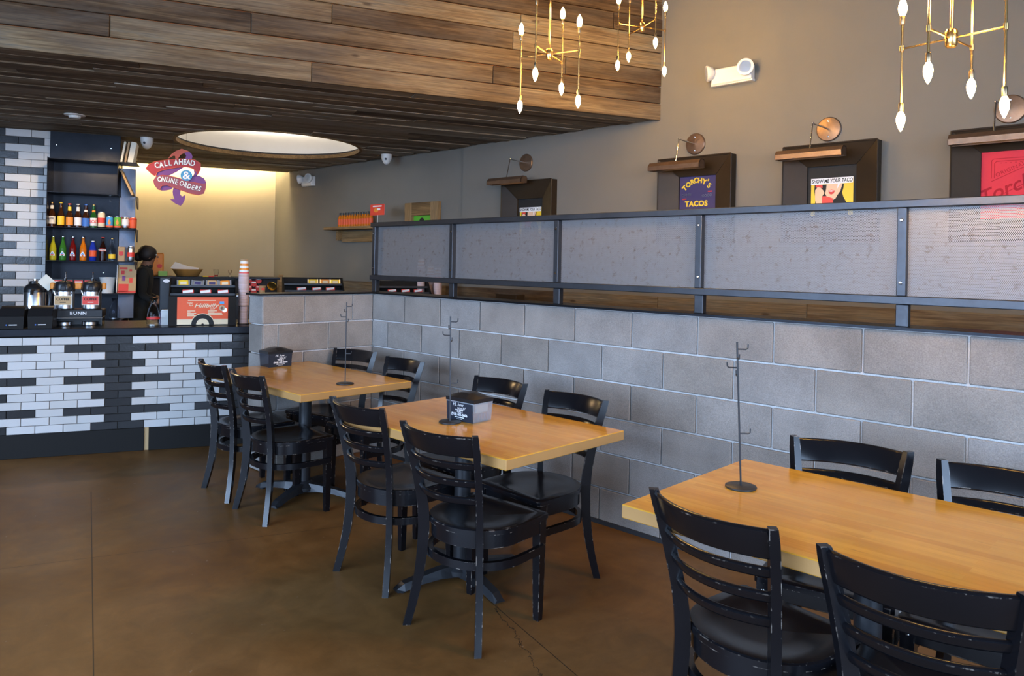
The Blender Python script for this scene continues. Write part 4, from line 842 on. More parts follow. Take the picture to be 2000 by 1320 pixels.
def dispenser(lb, p, rz, w_=.178, d_=.128, h_=.092, tissue=True, tankm='clear_plastic'):
    t = thing('napkin_dispenser', lb, 'napkin dispenser', p, rz, 'napkin dispensers'); b = .93; m = MB()
    def rg(f, z, ins=0): return [Vector((sx*(w_/2*f-ins), sy*(d_/2*f-ins), z)) for sx, sy in ((-1, -1), (1, -1), (1, 1), (-1, 1))]
    rings = [rg(b, 0), rg(1, h_), rg(1, h_, .003), rg(b, .003, .003)]
    m.add([v for r in rings for v in r], [(j*4+i, j*4+(i+1) % 4, j*4+4+(i+1) % 4, j*4+4+i) for j in range(3) for i in range(4)]+[(3, 2, 1, 0), (12, 13, 14, 15)]); m.build('tank', tankm, t)
    m = MB(); N_ = 10
    secs = []
    for i in range(N_+1):
        x = -w_/2-.002+(w_+.004)*i/N_; top = .016+.020*math.sin(PI*i/N_)**.8
        secs.append([Vector((x, -d_/2-.002, h_-.002)), Vector((x, d_/2+.002, h_-.002)), Vector((x, d_/2+.002, h_+.014)), Vector((x, d_/4, h_+top)), Vector((x, -d_/4, h_+top)), Vector((x, -d_/2-.002, h_+.014))])
    m.sweep(secs).build('lid', 'black_plastic', t, 30)
    pl = MB().box((0, -d_/2*.97-.0012, h_*.5), (w_*.93, .0015, h_*.92), Matrix.Rotation(-.055*0, 3, 'X')).build('front_card', 'front_card', t); pl.rotation_euler = (.045, 0, 0); pl.location = (0, .0, .0)
    for body, size, x, z, kw in (('Hi, how', .021, -.008, .076, dict(shear=.35)), ('was it?', .019, .012, .061, dict(shear=.35)), ('TEXT', .019, 0, .046, dict(bold=.0007, sx=1.1)), ('(918) 605-0606', .0165, 0, .030, dict(bold=.0006, sx=1.0))):
        o = text(t, body, size*1.0, (x, -d_/2-.0012+(.004 if z < .05 else .0), z), 'white_print', ext=.0003, **kw); o.rotation_euler = (PI/2+.06, 0, 0); o.location.y = -d_/2*(b+(1-b)*z/h_)-.0058
    MB().box((0, -d_/2*.94-.0058, .010), (.035, .0006, .0012)).build('underline', 'white_print', t); MB().box((0, -d_/2*.94-.0062, .018), (.06, .0006, .004)).build('small_print', 'white_print', t)
    if tissue: MB().bbox((.01, .01, h_*.66), (w_*.72, d_*.66, h_*.5), .006).build('napkins', 'paper', t)
    for x in (-.02, .0, .02, .04): MB().box((w_/2*.955-.006, x, h_*.22), (.003, .006, h_*.36)).build('rib', 'clear_plastic', t)
    return t
pm('front_card', (.024, .029, .042), .45, Specular_IOR_Level=.2)
dispenser('smoky napkin dispenser with black domed lid on the corner table', (-1.53, -.859, TZ), PI/2, tissue=False, tankm='smoke_plastic')
dispenser('clear napkin dispenser with black domed lid and tan napkins on the middle table', (.639, -1.049, TZ), math.radians(3))

# ================================================================== FRAMED SHIRTS AND PICTURE LIGHTS ON THE RIGHT WALL
def shirt_frame(lb, x0, x1, ztop, opening, art, lamp_lb, light=True):
    w_ = x1-x0; h_ = .70; zc = ztop-h_/2; xc = (x0+x1)/2
    t = thing('framed_shirt', lb, 'framed shirt', (xc, Y1, zc), 0, 'deep steel picture frames on the grey wall')
    ow, oh = opening; dp = .085
    def P(x, y, z): return Vector((x, -z, y))      # local picture plane: x right, y up, z out of the wall
    # four mitred sloping sides, each a plate with its own edges
    outer = [(-w_/2, h_/2), (w_/2, h_/2), (w_/2, -h_/2), (-w_/2, -h_/2)]; inner = [(-ow/2, oh/2), (ow/2, oh/2), (ow/2, -oh/2), (-ow/2, -oh/2)]
    for i in range(4):
        a, b = outer[i], outer[(i+1) % 4]; c, d = inner[(i+1) % 4], inner[i]; g = .0012
        m = MB(); vs = [P(a[0], a[1], dp), P(b[0], b[1], dp), P(c[0], c[1], .022), P(d[0], d[1], .022)]
        cen = sum(vs, Vector())/4; vs = [v+(cen-v).normalized()*g for v in vs]; lo = [P(a[0], a[1], 0), P(b[0], b[1], 0), P(c[0], c[1], .006), P(d[0], d[1], .006)]
        m.add(vs+lo, [(0, 1, 2, 3), (7, 6, 5, 4), (0, 4, 5, 1), (1, 5, 6, 2), (2, 6, 7, 3), (3, 7, 4, 0)]); m.build('side_panel', 'frame_steel', t)
    e = MB()
    for a, b in ((outer[0], outer[1]), (outer[1], outer[2]), (outer[2], outer[3]), (outer[3], outer[0])): e.tube([P(a[0], a[1], dp), P(b[0], b[1], dp)], .006, 6)
    e.build('rim', 'frame_steel', t)
    art(t, ow, oh, P)
    if lamp_lb:
        zb = 2.482; g = thing('picture_light', lamp_lb, 'picture light', (xc-(.075 if xc < -1 else .03), Y1, zb), 0, 'copper picture lights')
        MB().lathe([(.088, 0), (.088, .008), (.082, .014), (.03, .02), (0, .02)], (0, 0, 0), 32, axis=(0, -1, 0)).build('wall_plate', 'copper_steel', g, 35)
        for z in (.055, -.055): MB().lathe([(.006, 0), (.005, .004), (0, .005)], (0, -.016, z), 8, axis=(0, -1, 0)).build('screw', 'chrome', g)
        el = Vector((-.04, -.19, .02)); en = Vector((-.04, -.235, -.165))
        MB().cyl((0, -.015, 0), el, .006, n=10).build('arm', 'chrome', g, 40); MB().lathe([(.0, -.009), (.009, -.004), (.009, .004), (0, .009)], el, 12).build('joint', 'chrome', g, 40); MB().cyl(el, en, .005, n=10).build('arm', 'chrome', g, 40)
        L2 = .235; prof = [(-.045, -.045), (-.045, -.01), (-.02, .02), (.03, .02), (.045, -.0), (.045, -.045), (.041, -.045), (.041, -.002), (.028, .016), (-.018, .016), (-.041, -.012), (-.041, -.045)]
        MB().sweep([[Vector((x, en.y+py_, en.z-.02+pz_)) for py_, pz_ in prof] for x in (en.x-L2, en.x+L2)]).build('shade', 'copper_steel', g)
        for s in (-1, 1): MB().prism([(-.045, -.045), (-.045, -.01), (-.02, .02), (.03, .02), (.045, 0), (.045, -.045)], 0, .003, fn=lambda q: Vector((en.x+s*(L2-.003)+q.z*s, en.y+q.x, en.z-.02+q.y))).build('shade_end', 'copper_steel', g)
        MB().cyl((en.x-.15, en.y, en.z-.03), (en.x+.15, en.y, en.z-.03), .011, n=12).build('lamp_tube', 'picture_bulb' if light else 'white', g, 40)
    return t
emis('picture_bulb', (1, .72, .4), 2.2)
def wtext(t, P, body, size, x, y, mat, z=.013, rot=0, **kw):
    o = text(t, body, size, (0, 0, 0), mat, **kw); p = P(x, y, z); o.matrix_local = Matrix.Translation(p) @ Matrix.Rotation(PI/2, 4, 'X') @ Matrix.Rotation(rot, 4, 'Z'); return o
def flat(t, P, pts, z0, z1, mat, name): return MB().prism(pts, z0, z1, fn=lambda q: P(q.x, q.y, q.z)).build(name, mat, t)
def art_taco(t, ow, oh, P):
    flat(t, P, rect(-ow/2, -oh/2, ow/2, oh/2), .002, .006, 'black_print', 'shirt')
    W = ow*.86; T = oh/2-.085; s = W/1280.0   # drawn on a 1280-unit wide print
    def q(x, y): return (-W/2+x*s, T-y*s)
    def g(pts, z, mat, name): flat(t, P, [q(*p) for p in pts], z, z+.0006, mat, name)
    g([(0, 0), (1280, 0), (1280, 1150), (0, 1150)], .0065, 'yellow', 'print_ground')
    g([(110, 200), (1000, 200), (990, 330), (950, 470), (1000, 620), (1100, 800), (1150, 1150), (120, 1150), (140, 640), (100, 380)], .0072, 'black_print', 'print_hair')
    g([(480, 200), (960, 200), (900, 420), (800, 560), (760, 640), (660, 700), (480, 560), (440, 480), (470, 330)], .0079, 'skin_print', 'print_face')
    g([(540, 390), (640, 370), (740, 400), (700, 490), (620, 520), (560, 480)], .0086, 'bright_red', 'print_lips'); g([(560, 395), (640, 388), (720, 410), (640, 432), (575, 425)], .0092, 'white_print', 'print_teeth')
    g([(130, 360), (200, 270), (300, 290), (380, 380), (420, 460), (350, 560), (340, 900), (180, 900), (130, 620)], .0086, 'skin_print', 'print_hand'); g([(140, 200), (350, 200), (360, 300), (200, 270), (150, 290)], .0092, 'bright_red', 'print_receiver')
    g([(350, 560), (460, 560), (560, 590), (680, 640), (700, 900), (350, 900)], .0092, 'bright_red', 'print_collar')
    g([(0, 0), (1280, 0), (1270, 185), (900, 190), (800, 360), (820, 195), (0, 190)], .0098, 'white_print', 'speech_banner')
    c = q(640, 98); wtext(t, P, 'SHOW ME YOUR TACO', 165*s, c[0], c[1], 'black_print', .0106, shear=.18, sx=.70, bold=.0008)
def art_torchys(t, ow, oh, P):
    flat(t, P, rect(-ow/2, -oh/2, ow/2, oh/2), .002, .006, 'navy', 'shirt')
    s = ow/1250.0
    def q(x, y): return (-ow/2+(x-350)*s, oh/2-(y-290)*s)
    word = "TORCHY'S"; pos = [(525, 640, .75), (650, 540, .45), (790, 460, .3), (910, 420, .1), (1050, 430, -.1), (1195, 480, -.35), (1300, 480, -.5), (1355, 600, -.6)]
    for (ch, (x, y, an)) in zip(word, pos):
        p = q(x, y); wtext(t, P, ch, 210*s, p[0], p[1], 'yellow', .0075, an, bold=.0025)
    p = q(930, 1130); wtext(t, P, 'TACOS', 230*s, p[0], p[1], 'yellow', .0075, bold=.0025, spacing=1.05)
    p = q(590, 850); wtext(t, P, 'DAMN', 110*s, p[0], p[1], 'brushed', .0075, .06); p = q(1290, 890); wtext(t, P, 'GOOD', 110*s, p[0], p[1], 'brushed', .0075, .06)
    for x, y, w2 in ((520, 970, 140), (1390, 770, 140)): a = q(x-w2/2, y+18); b = q(x+w2/2, y-18); flat(t, P, rect(a[0], a[1], b[0], b[1]), .0066, .0072, 'red', 'print_bar')
def art_red(t, ow, oh, P):
    flat(t, P, rect(-ow/2, -oh/2, ow/2, oh/2), .002, .006, 'shirt_red', 'shirt'); l, tp = -ow/2, oh/2
    def bar(x0, y0, x1, y1, w_):
        d = Vector((x1-x0, y1-y0)).normalized(); n_ = Vector((-d.y, d.x))*w_/2; flat(t, P, [(x0-n_.x, y0-n_.y), (x1-n_.x, y1-n_.y), (x1+n_.x, y1+n_.y), (x0+n_.x, y0+n_.y)], .0062, .0068, 'shirt_print', 'print_line')
    for i in (0, .016):
        bar(l+.055+i, tp-.165, l+.055+i, tp-.055-i, .004); bar(l+.065+i, tp-.045-i, -l-.05-i, tp-.045-i, .004); bar(l+.055+i, tp-.056-i, l+.066+i, tp-.045-i, .004)
    for k in range(9): x = l+.10+k*.026; bar(x, tp-.073, x+.011, tp-.073, .003)
    bar(l+.055, tp-.185, .10, tp-.08, .004); bar(l+.03, tp-.31, .14, tp-.16, .004)
    wtext(t, P, 'ORIGINAL', .034, l+.155, tp-.115, 'shirt_print', .0066, .42, spacing=1.1); wtext(t, P, "Torchy's", .12, .0, tp-.215, 'shirt_print', .0066, .4, shear=.3, bold=.0015)
shirt_frame('steel framed taco shirt farthest down the wall, next to the wooden frame', -2.14, -1.471, 2.29, (.335, .36), art_taco, 'copper picture light over the farthest steel frame', True)
shirt_frame('steel framed navy shirt with arched yellow lettering', -.285, .377, 2.366, (.335, .40), art_torchys, 'copper picture light over the navy shirt frame')
shirt_frame('steel framed black shirt with yellow comic taco print under the middle picture light', .795, 1.452, 2.366, (.345, .40), art_taco, 'copper picture light over the black comic shirt frame')
shirt_frame('steel framed red shirt cut by the right picture edge', 1.895, 2.56, 2.366, (.36, .42), art_red, 'copper picture light over the red shirt frame')
# emergency lights
def em_light(lb, p, w_, red=False):
    t = thing('emergency_light', lb, 'emergency light', p, 0, 'emergency lights')
    MB().bbox((0, -.035, 0), (w_, .07, .125), .008).build('housing', 'white_plastic', t); MB().bbox((0, -.03, -.06), (w_+.01, .055, .02), .004).build('base_lip', 'white_plastic', t)
    for s, d in ((-1, Vector((-.75, -.6, -.12))), (1, Vector((.25, -.95, -.05)))):
        c = Vector((s*(w_/2+(.005 if s < 0 else -.035)), -.085, .03)); d.normalize()
        h = MB().lathe([(.015, -.045), (.045, -.03), (.064, .01), (.064, .022), (.058, .024)], c, 24, axis=d).build('lamp_head', 'white_plastic', t, 40)
        MB().lathe([(.057, .02), (.045, .004), (.02, -.01), (0, -.012)], c, 24, axis=d).build('reflector', 'chrome', h, 40); MB().lathe([(.058, .0215), (.03, .028), (0, .03)], c, 24, axis=d).build('lens', 'clear_glass', h, 40)
    if red: MB().lathe([(.006, 0), (.004, .003), (0, .004)], (w_*.4, -.07, .0), 8, axis=(0, -1, 0)).build('test_lamp', 'bright_red', t)
em_light('white twin-head emergency light high on the grey wall', (.35, Y1, 2.985), .34); em_light('small twin-head emergency light on the far wall near the kitchen corner', (-5.98, Y1+.03, 2.56), .26, True)
# wooden frame with green print
t = thing('framed_print', 'rough wooden picture frame with green print above the screen', 'framed print', (-3.50, Y1+.03, 1.94))
for x, z, w_, h_, nm in ((-.235, 0, .13, .44, 'stile'), (.235, 0, .13, .44, 'stile'), (0, .145, .34, .15, 'rail'), (0, -.145, .34, .15, 'rail')): o = MB().bbox((0, 0, 0), (max(w_, h_), .05, min(w_, h_)), .004).build(nm, 'frame_wood', t); o.location = (x, -.03, z); o.rotation_euler = (0, PI/2 if h_ > w_ else 0, 0)
MB().box((0, -.012, 0), (.34, .01, .14)).build('print', 'green_paint', t); MB().prism(halfdisc(.045), 0, .002, fn=lambda q: Vector((q.x-.02, -.0175-q.z, q.y+.0))).build('emblem', 'black_print', t); MB().prism(rect(-.08, -.02, .08, .005), 0, .002, fn=lambda q: Vector((q.x, -.02-q.z, q.y+q.x*.2-.005))).build('banner', 'bright_red', t)
# timber wall shelf with hot-sauce bottles
shy = Y1+.03; t = thing('wall_shelf', 'timber wall shelf holding orange hot-sauce bottles', 'shelf', (-4.70, shy, 1.885)); MB().bbox((-.05, -.10, 0), (1.12, .2, .035), .004).build('shelf_board', 'frame_wood', t); MB().bbox((.02, -.02, -.10), (.9, .035, .14), .004).build('back_rail', 'frame_wood', t)
MB().bbox((-.44, -.06, -.085), (.035, .1, .13), .004).build('bracket', 'frame_wood', t)
hp = None
for i in range(13):
    x = -5.08+i*.0565
    lb = 'orange hot-sauce bottle in the row on the timber wall shelf' if i < 12 else 'front hot-sauce bottle showing its label at the end of the shelf row'
    if hp is None:
        hp = thing('sauce_bottle', lb, 'bottle', (x, shy-.10, 1.9025), 0, 'hot-sauce bottles'); MB().lathe([(.022, 0), (.026, .004), (.026, .115), (.018, .135), (.0105, .145), (.0105, .16)], n=14).build('body', 'orange_soda', hp, 40); MB().lathe([(.0125, .155), (.0125, .185), (0, .186)], n=12).build('cap', 'black_plastic', hp, 40); MB().lathe([(.0266, .03), (.0266, .10)], n=14).build('label_band', 'orange_red', hp, 40)
    else:
        d = dup(hp, (x, shy-.10, 1.9025), .3*i, lb)
MB().box((.0, -.027, .06), (.03, .002, .05)).build('front_label', 'white_print', d); MB().box((.0, -.0285, .055), (.022, .001, .025)).build('front_print', 'bright_red', d)
t = thing('card_sign', 'red card sign on a thin clear pole above the screen', 'sign', py(737, 437, 1.62)+UPV*(-1.0)); MB().cyl((0, 0, 0), (.0, 0, 1.10), .005, n=8).build('pole', 'white_plastic', t); MB().lathe([(.06, 0), (.06, .01), (0, .012)], n=20).build('base', 'white_plastic', t, 40)
MB().bbox((0, -.004, 1.16), (.27, .004, .125), .002).build('card', 'bright_red', t); MB().box((0, -.0065, 1.2), (.17, .001, .014)).build('print', 'white_print', t); MB().prism(disc(-.02, 1.155, .045, 18, .024), 0, .001, fn=lambda q: Vector((q.x, -.007-q.z, q.y))).build('picture', 'orange', t); MB().box((.03, -.0085, 1.165), (.06, .001, .02)).build('print', 'white_print', t)
t['label'] = 'red card sign on a thin white pole above the screen'

# ================================================================== CHANDELIERS
emis('filament_bulb', (1, .55, .13), 590)
def chandelier(lb, hub, base_deg, sc):
    t = thing('chandelier', lb, 'chandelier', hub, 0, 'brass rod chandeliers')
    MB().lathe([(0, -.030), (.014, -.030), (.019, -.024), (.020, .022), (.016, .029), (.006, .031)], n=24).build('hub', 'brass', t, 40)
    MB().cyl((0, 0, .03), (0, 0, ZC-hub[2]-.03), .0052, n=10).build('stem', 'brass', t, 40)
    MB().lathe([(.06, ZC-hub[2]), (.06, ZC-hub[2]-.02), (.02, ZC-hub[2]-.032), (0, ZC-hub[2]-.032)], n=24).build('canopy', 'brass', t, 40)
    for i in range(4):
        an = math.radians(base_deg)+i*PI/2; d = RT*math.cos(an)+FW*math.sin(an); e = d*.162*sc
        dn, up = (-.245*sc, .139*sc) if i % 2 == 0 else (-.133*sc, .250*sc)
        MB().cyl(d*.018, e, .0035, n=8).build('arm', 'brass', t, 40)
        MB().lathe([(.0075, -.010), (.0075, .010)], e, 12).build('collar', 'brass', t, 40)
        MB().cyl(e+UPV*(dn+.05), e+UPV*(up-.05), .004, n=8).build('rod', 'brass', t, 40)
        for sg, z in ((-1, dn), (1, up)):
            MB().lathe([(.007, 0), (.0085, .004), (.0085, .030), (.0078, .032)], e+UPV*(z-sg*.055), 12, axis=(0, 0, sg)).build('socket', 'dark_brass', t, 40)
            MB().lathe([(.006, 0), (.012, .012), (.0145, .026), (.013, .040), (.008, .055), (.003, .066), (0, .070)], e+UPV*(z-sg*.024), 14, axis=(0, 0, sg)).build('bulb', 'filament_bulb', t, 60)
chandelier('brass rod chandelier at left in front of the board soffit', pd(1073, 106, 4.1), 153, 1.08)
chandelier('smaller looking brass rod chandelier at the soffit corner, farthest away', pd(1254, 53, 5.15), 20, 1.13)
chandelier('nearest brass rod chandelier in the upper right picture corner', pd(1858, 75, 2.5), 127, 1)

# ================================================================== CEILING FITTINGS AND HANGING SIGN
def dome_cam(lb, p):
    t = thing('dome_camera', lb, 'security camera', p, 0, 'white dome cameras'); MB().lathe([(.062, 0), (.062, -.03), (.055, -.065), (.045, -.08)], n=24).build('housing', 'white_plastic', t, 40)
    MB().lathe([(.046, -.078), (.038, -.10), (.02, -.115), (0, -.12)], n=24).build('dome', 'white_plastic', t, 50); MB().lathe([(.014, 0), (.012, .008), (0, .009)], Vector((.0, 0, -.06))+(-FW)*.05, 12, axis=-FW).build('lens', 'black_plastic', t, 40)
dome_cam('white dome camera under the board ceiling left of the hanging sign', pz(287, 269, ZS-.006)); dome_cam('white dome camera where the board ceiling meets the grey wall', (-3.93, 1.80, ZS-.006))
t = thing('downlight', 'small round white downlight in the board ceiling', 'downlight', pz(146, 224, ZS-.006)); MB().lathe([(.085, 0), (.085, -.006), (.05, -.012), (.045, -.03), (.038, -.032)], n=28).build('trim_ring', 'white_plastic', t, 40)
emis('downlight_glow', (1, .86, .66), 60); MB().lathe([(.037, -.031), (0, -.032)], n=20).build('lamp', 'downlight_glow', t)
l = spot('downlight_beam', Vector(t.location)-UPV*.05, (0, 0, 0), 62, (1, .68, .34), math.radians(170), .3, .03)

sb = 1.9; so = pk(345, 345, sb); sg = thing('hanging_sign', 'red and purple ribbon sign reading CALL AHEAD and ONLINE ORDERS', 'sign', so, KROT)
def sq(x, y): p = pk(275+x/10.157, 280+y/10.157, sb); return ((p-so).dot(KA), p.z-so.z)
def ribbon(pts, d0, d1, mat, nm): return MB().prism([sq(*p) for p in pts], d0, d1, fn=lambda q: Vector((q.x, -q.z, q.y))).build(nm, mat, sg)
ribbon([(300, 640), (330, 570), (480, 520), (700, 485), (850, 475), (700, 570), (580, 630), (440, 640), (320, 660)], -.004, .004, 'sign_purple', 'ribbon_back')
ribbon([(930, 150), (1000, 200), (1025, 260), (1010, 320), (880, 320), (900, 240), (860, 190), (890, 160)], -.004, .004, 'sign_purple', 'ribbon_back')
ribbon([(1040, 500), (1100, 560), (1120, 650), (1030, 660), (1060, 590), (1050, 540)], -.004, .004, 'sign_purple', 'ribbon_back')
ribbon([(1000, 640), (1160, 640), (1260, 700), (1300, 770), (1260, 830), (1100, 800), (930, 770)], -.004, .004, 'sign_purple', 'ribbon_back')
ribbon([(380, 900), (420, 840), (520, 830), (640, 875), (600, 915), (480, 935), (400, 937)], -.004, .004, 'sign_purple', 'ribbon_back')
ribbon([(650, 870), (790, 930), (780, 1010), (820, 1055), (885, 1020), (870, 1120), (830, 1200), (790, 1240), (680, 1190), (580, 1105), (670, 1110), (640, 1030), (632, 960)], -.003, .005, 'sign_purple', 'arrow_tail')
ribbon([(540, 320), (560, 280), (600, 220), (700, 150), (810, 110), (930, 150), (965, 172), (880, 180), (790, 230), (740, 300), (715, 345), (690, 330), (680, 250), (640, 248), (590, 275)], .0, .009, 'sign_trim', 'ribbon_loop')
TOP = [(100, 490), (150, 420), (280, 360), (540, 320), (820, 305), (1060, 320), (1190, 400), (1190, 520), (1140, 610), (1112, 645), (1100, 560), (1040, 500), (900, 465), (700, 480), (480, 520), (330, 570), (290, 655), (220, 620), (180, 580), (105, 515)]
BOT = [(245, 740), (300, 660), (420, 630), (560, 640), (760, 690), (960, 760), (1100, 790), (1240, 810), (1300, 780), (1290, 900), (1250, 1000), (1150, 1025), (1000, 1000), (800, 930), (640, 870), (520, 830), (420, 840), (380, 900), (420, 937), (340, 920), (270, 830)]
def grow(pts, f): cx_ = sum(p[0] for p in pts)/len(pts); cy_ = sum(p[1] for p in pts)/len(pts); return [(cx_+(x-cx_)*f, cy_+(y-cy_)*f) for x, y in pts]
ribbon(TOP, .004, .012, 'sign_red', 'ribbon_upper'); ribbon(BOT, .006, .016, 'sign_pink', 'ribbon_lower')
def edge(pts, r, z, mat): MB().tube([Vector((sq(*p)[0], -z, sq(*p)[1])) for p in pts], r, 6).build('ribbon_edge', mat, sg)
edge([(150, 425), (280, 365), (540, 325), (820, 310), (1060, 325), (1185, 400)], .004, .011, 'sign_trim'); edge([(300, 640), (330, 570), (480, 520), (700, 480), (900, 465), (1040, 500), (1100, 560)], .004, .011, 'sign_trim'); edge([(300, 662), (420, 634), (560, 644), (760, 694), (960, 764), (1240, 812)], .003, .016, 'sign_trim'); edge([(380, 900), (420, 842), (520, 832), (640, 872), (800, 932), (1000, 1002), (1150, 1027)], .003, .016, 'sign_trim')
c = sq(905, 640); rr_ = abs(sq(1023, 640)[0]-c[0]); MB().prism(disc(c[0], c[1], rr_, 32), .012, .022, fn=lambda q: Vector((q.x, -q.z, q.y))).build('roundel', 'sign_blue', sg)
def letters(chars, path, size, z, mat, bold, sx=1, name='lettering'):
    bm = bmesh.new()
    for ch, (x, y, an) in zip(chars, path):
        me = text_mesh(ch, size, .0012, 0, bold, sx); p = sq(x, y); me.transform(Matrix.Translation((p[0], -z, p[1])) @ Matrix.Rotation(PI/2, 4, 'X') @ Matrix.Rotation(an, 4, 'Z')); bm.from_mesh(me); bpy.data.meshes.remove(me)
    me = bpy.data.meshes.new(name); bm.to_mesh(me); bm.free(); me.materials.append(MATS[mat]); return link(name, me, sg)
P1 = [(320, 440, .22), (410, 435, .18), (495, 405, .14), (580, 395, .10), (700, 385, .04), (795, 375, .0), (872, 378, -.04), (945, 385, -.08), (1030, 402, -.14)]
P2 = [(375, 718, -.08), (455, 722, -.16), (528, 728, -.2), (570, 735, -.22), (632, 750, -.24), (708, 772, -.25), (812, 802, -.3), (890, 832, -.32), (962, 858, -.32), (1036, 880, -.32), (1105, 898, -.32), (1170, 905, -.3)]
usz = abs(sq(0, 500)[1]-sq(0, 640)[1])
for z, m_, bd in ((.0128, 'sign_edge', .0052), (.0150, 'white_print', .0020)): letters('CALLAHEAD', P1, usz*1.08, z, m_, bd*.8, .78)
for z, m_, bd in ((.0168, 'sign_edge', .0050), (.0190, 'white_print', .0018)): letters('ONLINEORDERS', P2, usz*1.0, z, m_, bd*.8, .72)
letters('&', [(905, 645, 0)], usz*1.55, .0238, 'white_print', .002)
for x in (640, 900): p0 = sq(x, 150); MB().cyl((p0[0], -.004, p0[1]), (p0[0], -.004, ZS-so.z), .0012, n=5).build('wire', 'black_metal', sg)

# ================================================================== KITCHEN SIDE
lg = thing('pass_counter', 'kitchen pass counter with dark front and steel ledge', 'counter', K(1.4, 3.6, 0), KROT); LZ = 1.245
MB().box((-.02, .28, .61), (1.56, .5, 1.22)).build('body', 'dark_paint', lg); MB().bbox((-.02, .26, LZ-.012), (1.62, .6, .024), .004).build('ledge', 'dark_steel', lg)
for i in range(4):
    for j in range(3):
        if (i+j) % 1 == 0:
            a, z = ka(486+i*9.5, 548+j*15+(i % 2)*6, 3.6); 
            if i*9.5 > 28: continue
            m = MB().prism([(-.035, .035), (-.035, -.02), (0, -.038), (.035, -.02), (.035, .035)], 0, .003, fn=lambda q: Vector((q.x, -q.z-.031+.0, q.y))).build('red_sticker', 'red', lg); m.location = (a-1.4, .03, z); MB().box((0, -.035, .018), (.05, .001, .014)).build('sticker_print', 'white_print', m)
MB().bbox((.80, -.0, .64), (.05, .06, 1.28), .004).build('end_post', 'frame_wood', lg)
MB().lathe([(.05, 0), (.06, .03), (.055, .034), (.045, .005), (0, .004)], (.70, -.03, 1.145), 20, axis=(-.35, -.85, -.3)).build('brass_bell', 'gold', lg, 40)
def onlg(u, b=3.75): a, z = ka(u, 541, b); return K(a, b, LZ)
t = thing('bread_basket', 'wicker basket with white paper on the kitchen pass', 'basket', onlg(366), KROT)
MB().lathe([(.11, 0), (.125, .005), (.175, .085), (.178, .09), (.168, .09), (.12, .01), (0, .008)], n=24).build('weave', 'basket', t, 40); MB().prism([(-.19, .10), (-.14, .175), (0, .125), (.13, .105), (.12, .07), (-.1, .07)], -.06, .08, fn=lambda q: Vector((q.x, q.z, q.y))).build('paper_sheet', 'white', t)
t = thing('green_box', 'small pale green box on the kitchen pass', 'box', onlg(318), KROT); MB().bbox((0, 0, .03), (.10, .08, .06), .004).build('carton', 'lime', t); MB().box((0, 0, .0605), (.09, .07, .001)).build('lid_label', 'white', t)
t = thing('chip_bag', 'tan paper bag with red print behind the worker', 'bag', onlg(308, 3.85), KROT); MB().bbox((0, 0, .14), (.13, .06, .28), .012).build('bag', 'orange', t); MB().prism(disc(.02, .12, .03, 16, .025), 0, .002, fn=lambda q: Vector((q.x, -.031-q.z, q.y))).build('print', 'bright_red', t)
t = thing('clear_cup', 'clear plastic cup on the kitchen pass', 'cup', onlg(422), KROT); MB().lathe([(.022, 0), (.034, .085), (.035, .087), (.032, .085), (.02, .003), (0, .003)], n=18).build('cup', 'clear_glass', t, 40); MB().lathe([(.02, .004), (.022, .02), (0, .021)], n=16).build('sauce', 'red', t, 40)
t = thing('ticket_clip', 'small dark forked ticket holder on the kitchen pass', 'holder', onlg(449), KROT); MB().lathe([(.018, 0), (.018, .012), (.006, .015), (.006, .045)], n=12).build('base', 'dark_brass', t, 40)
for s in (-1, 1): MB().tube([(0, 0, .042), (s*.018, 0, .055), (s*.018, 0, .085)], .005, 6).build('prong', 'dark_brass', t, 40)
for u, m, lb in ((402, 'yellow', 'small yellow sauce packet on the kitchen pass'), (412, 'bright_red', 'small red sauce packet on the kitchen pass')):
    t = thing('sauce_packet', lb, 'packet', onlg(u, 3.5+.0), KROT, 'sauce packets'); MB().bbox((0, 0, .006), (.07, .045, .012), .004).build('sachet', m, t); MB().box((0, 0, .0125), (.03, .02, .001)).build('print', 'white_print', t)
t = thing('paper_cup', 'brown paper cup with red print in front of the stickered pass', 'cup', K(ka(512, 577, 2.95)[0], 2.95, 1.06), KROT); MB().lathe([(.03, 0), (.038, .1), (.036, .1), (.028, .004), (0, .004)], n=18).build('cup', 'kraft', t, 40); MB().prism(rect(-.012, .05, .025, .075), 0, .001, fn=lambda q: Vector((q.x, -.037-q.z, q.y))).build('print', 'bright_red', t)
# low drinks station behind the counter, racks and cup towers on the queue counter
ds = thing('drink_station', 'low steel station behind the candy rack with boxes', 'station', K(1.5, 2.95, 0), KROT); MB().box((.25, 0, .52), (1.05, .45, 1.04)).build('body', 'black_metal', ds); MB().bbox((.25, 0, 1.05), (1.1, .5, .02), .003).build('top', 'brushed', ds)
t = thing('card_terminal', 'dark upright terminal with round sticker behind the counter', 'terminal', K(ka(322, 600, .55)[0], .55, CT), KROT); MB().bbox((0, 0, .20), (.085, .04, .34), .006).build('panel', 'black_metal', t); MB().prism(disc(.01, .34, .025, 16, .015), 0, .002, fn=lambda q: Vector((q.x, -.021-q.z, q.y))).build('sticker', 'white_print', t); MB().bbox((0, .0, .015), (.09, .10, .03), .004).build('foot', 'black_metal', t)
qc = thing('queue_counter', 'black counter behind the block partition holding candy racks', 'counter', K(2.85, 1.3, 0), KROT); MB().box((0, 0, .45), (1.85, .5, .9)).build('body', 'matte_black', qc); MB().bbox((0, 0, .915), (1.9, .54, .03), .003).build('top', 'dark_steel', qc)
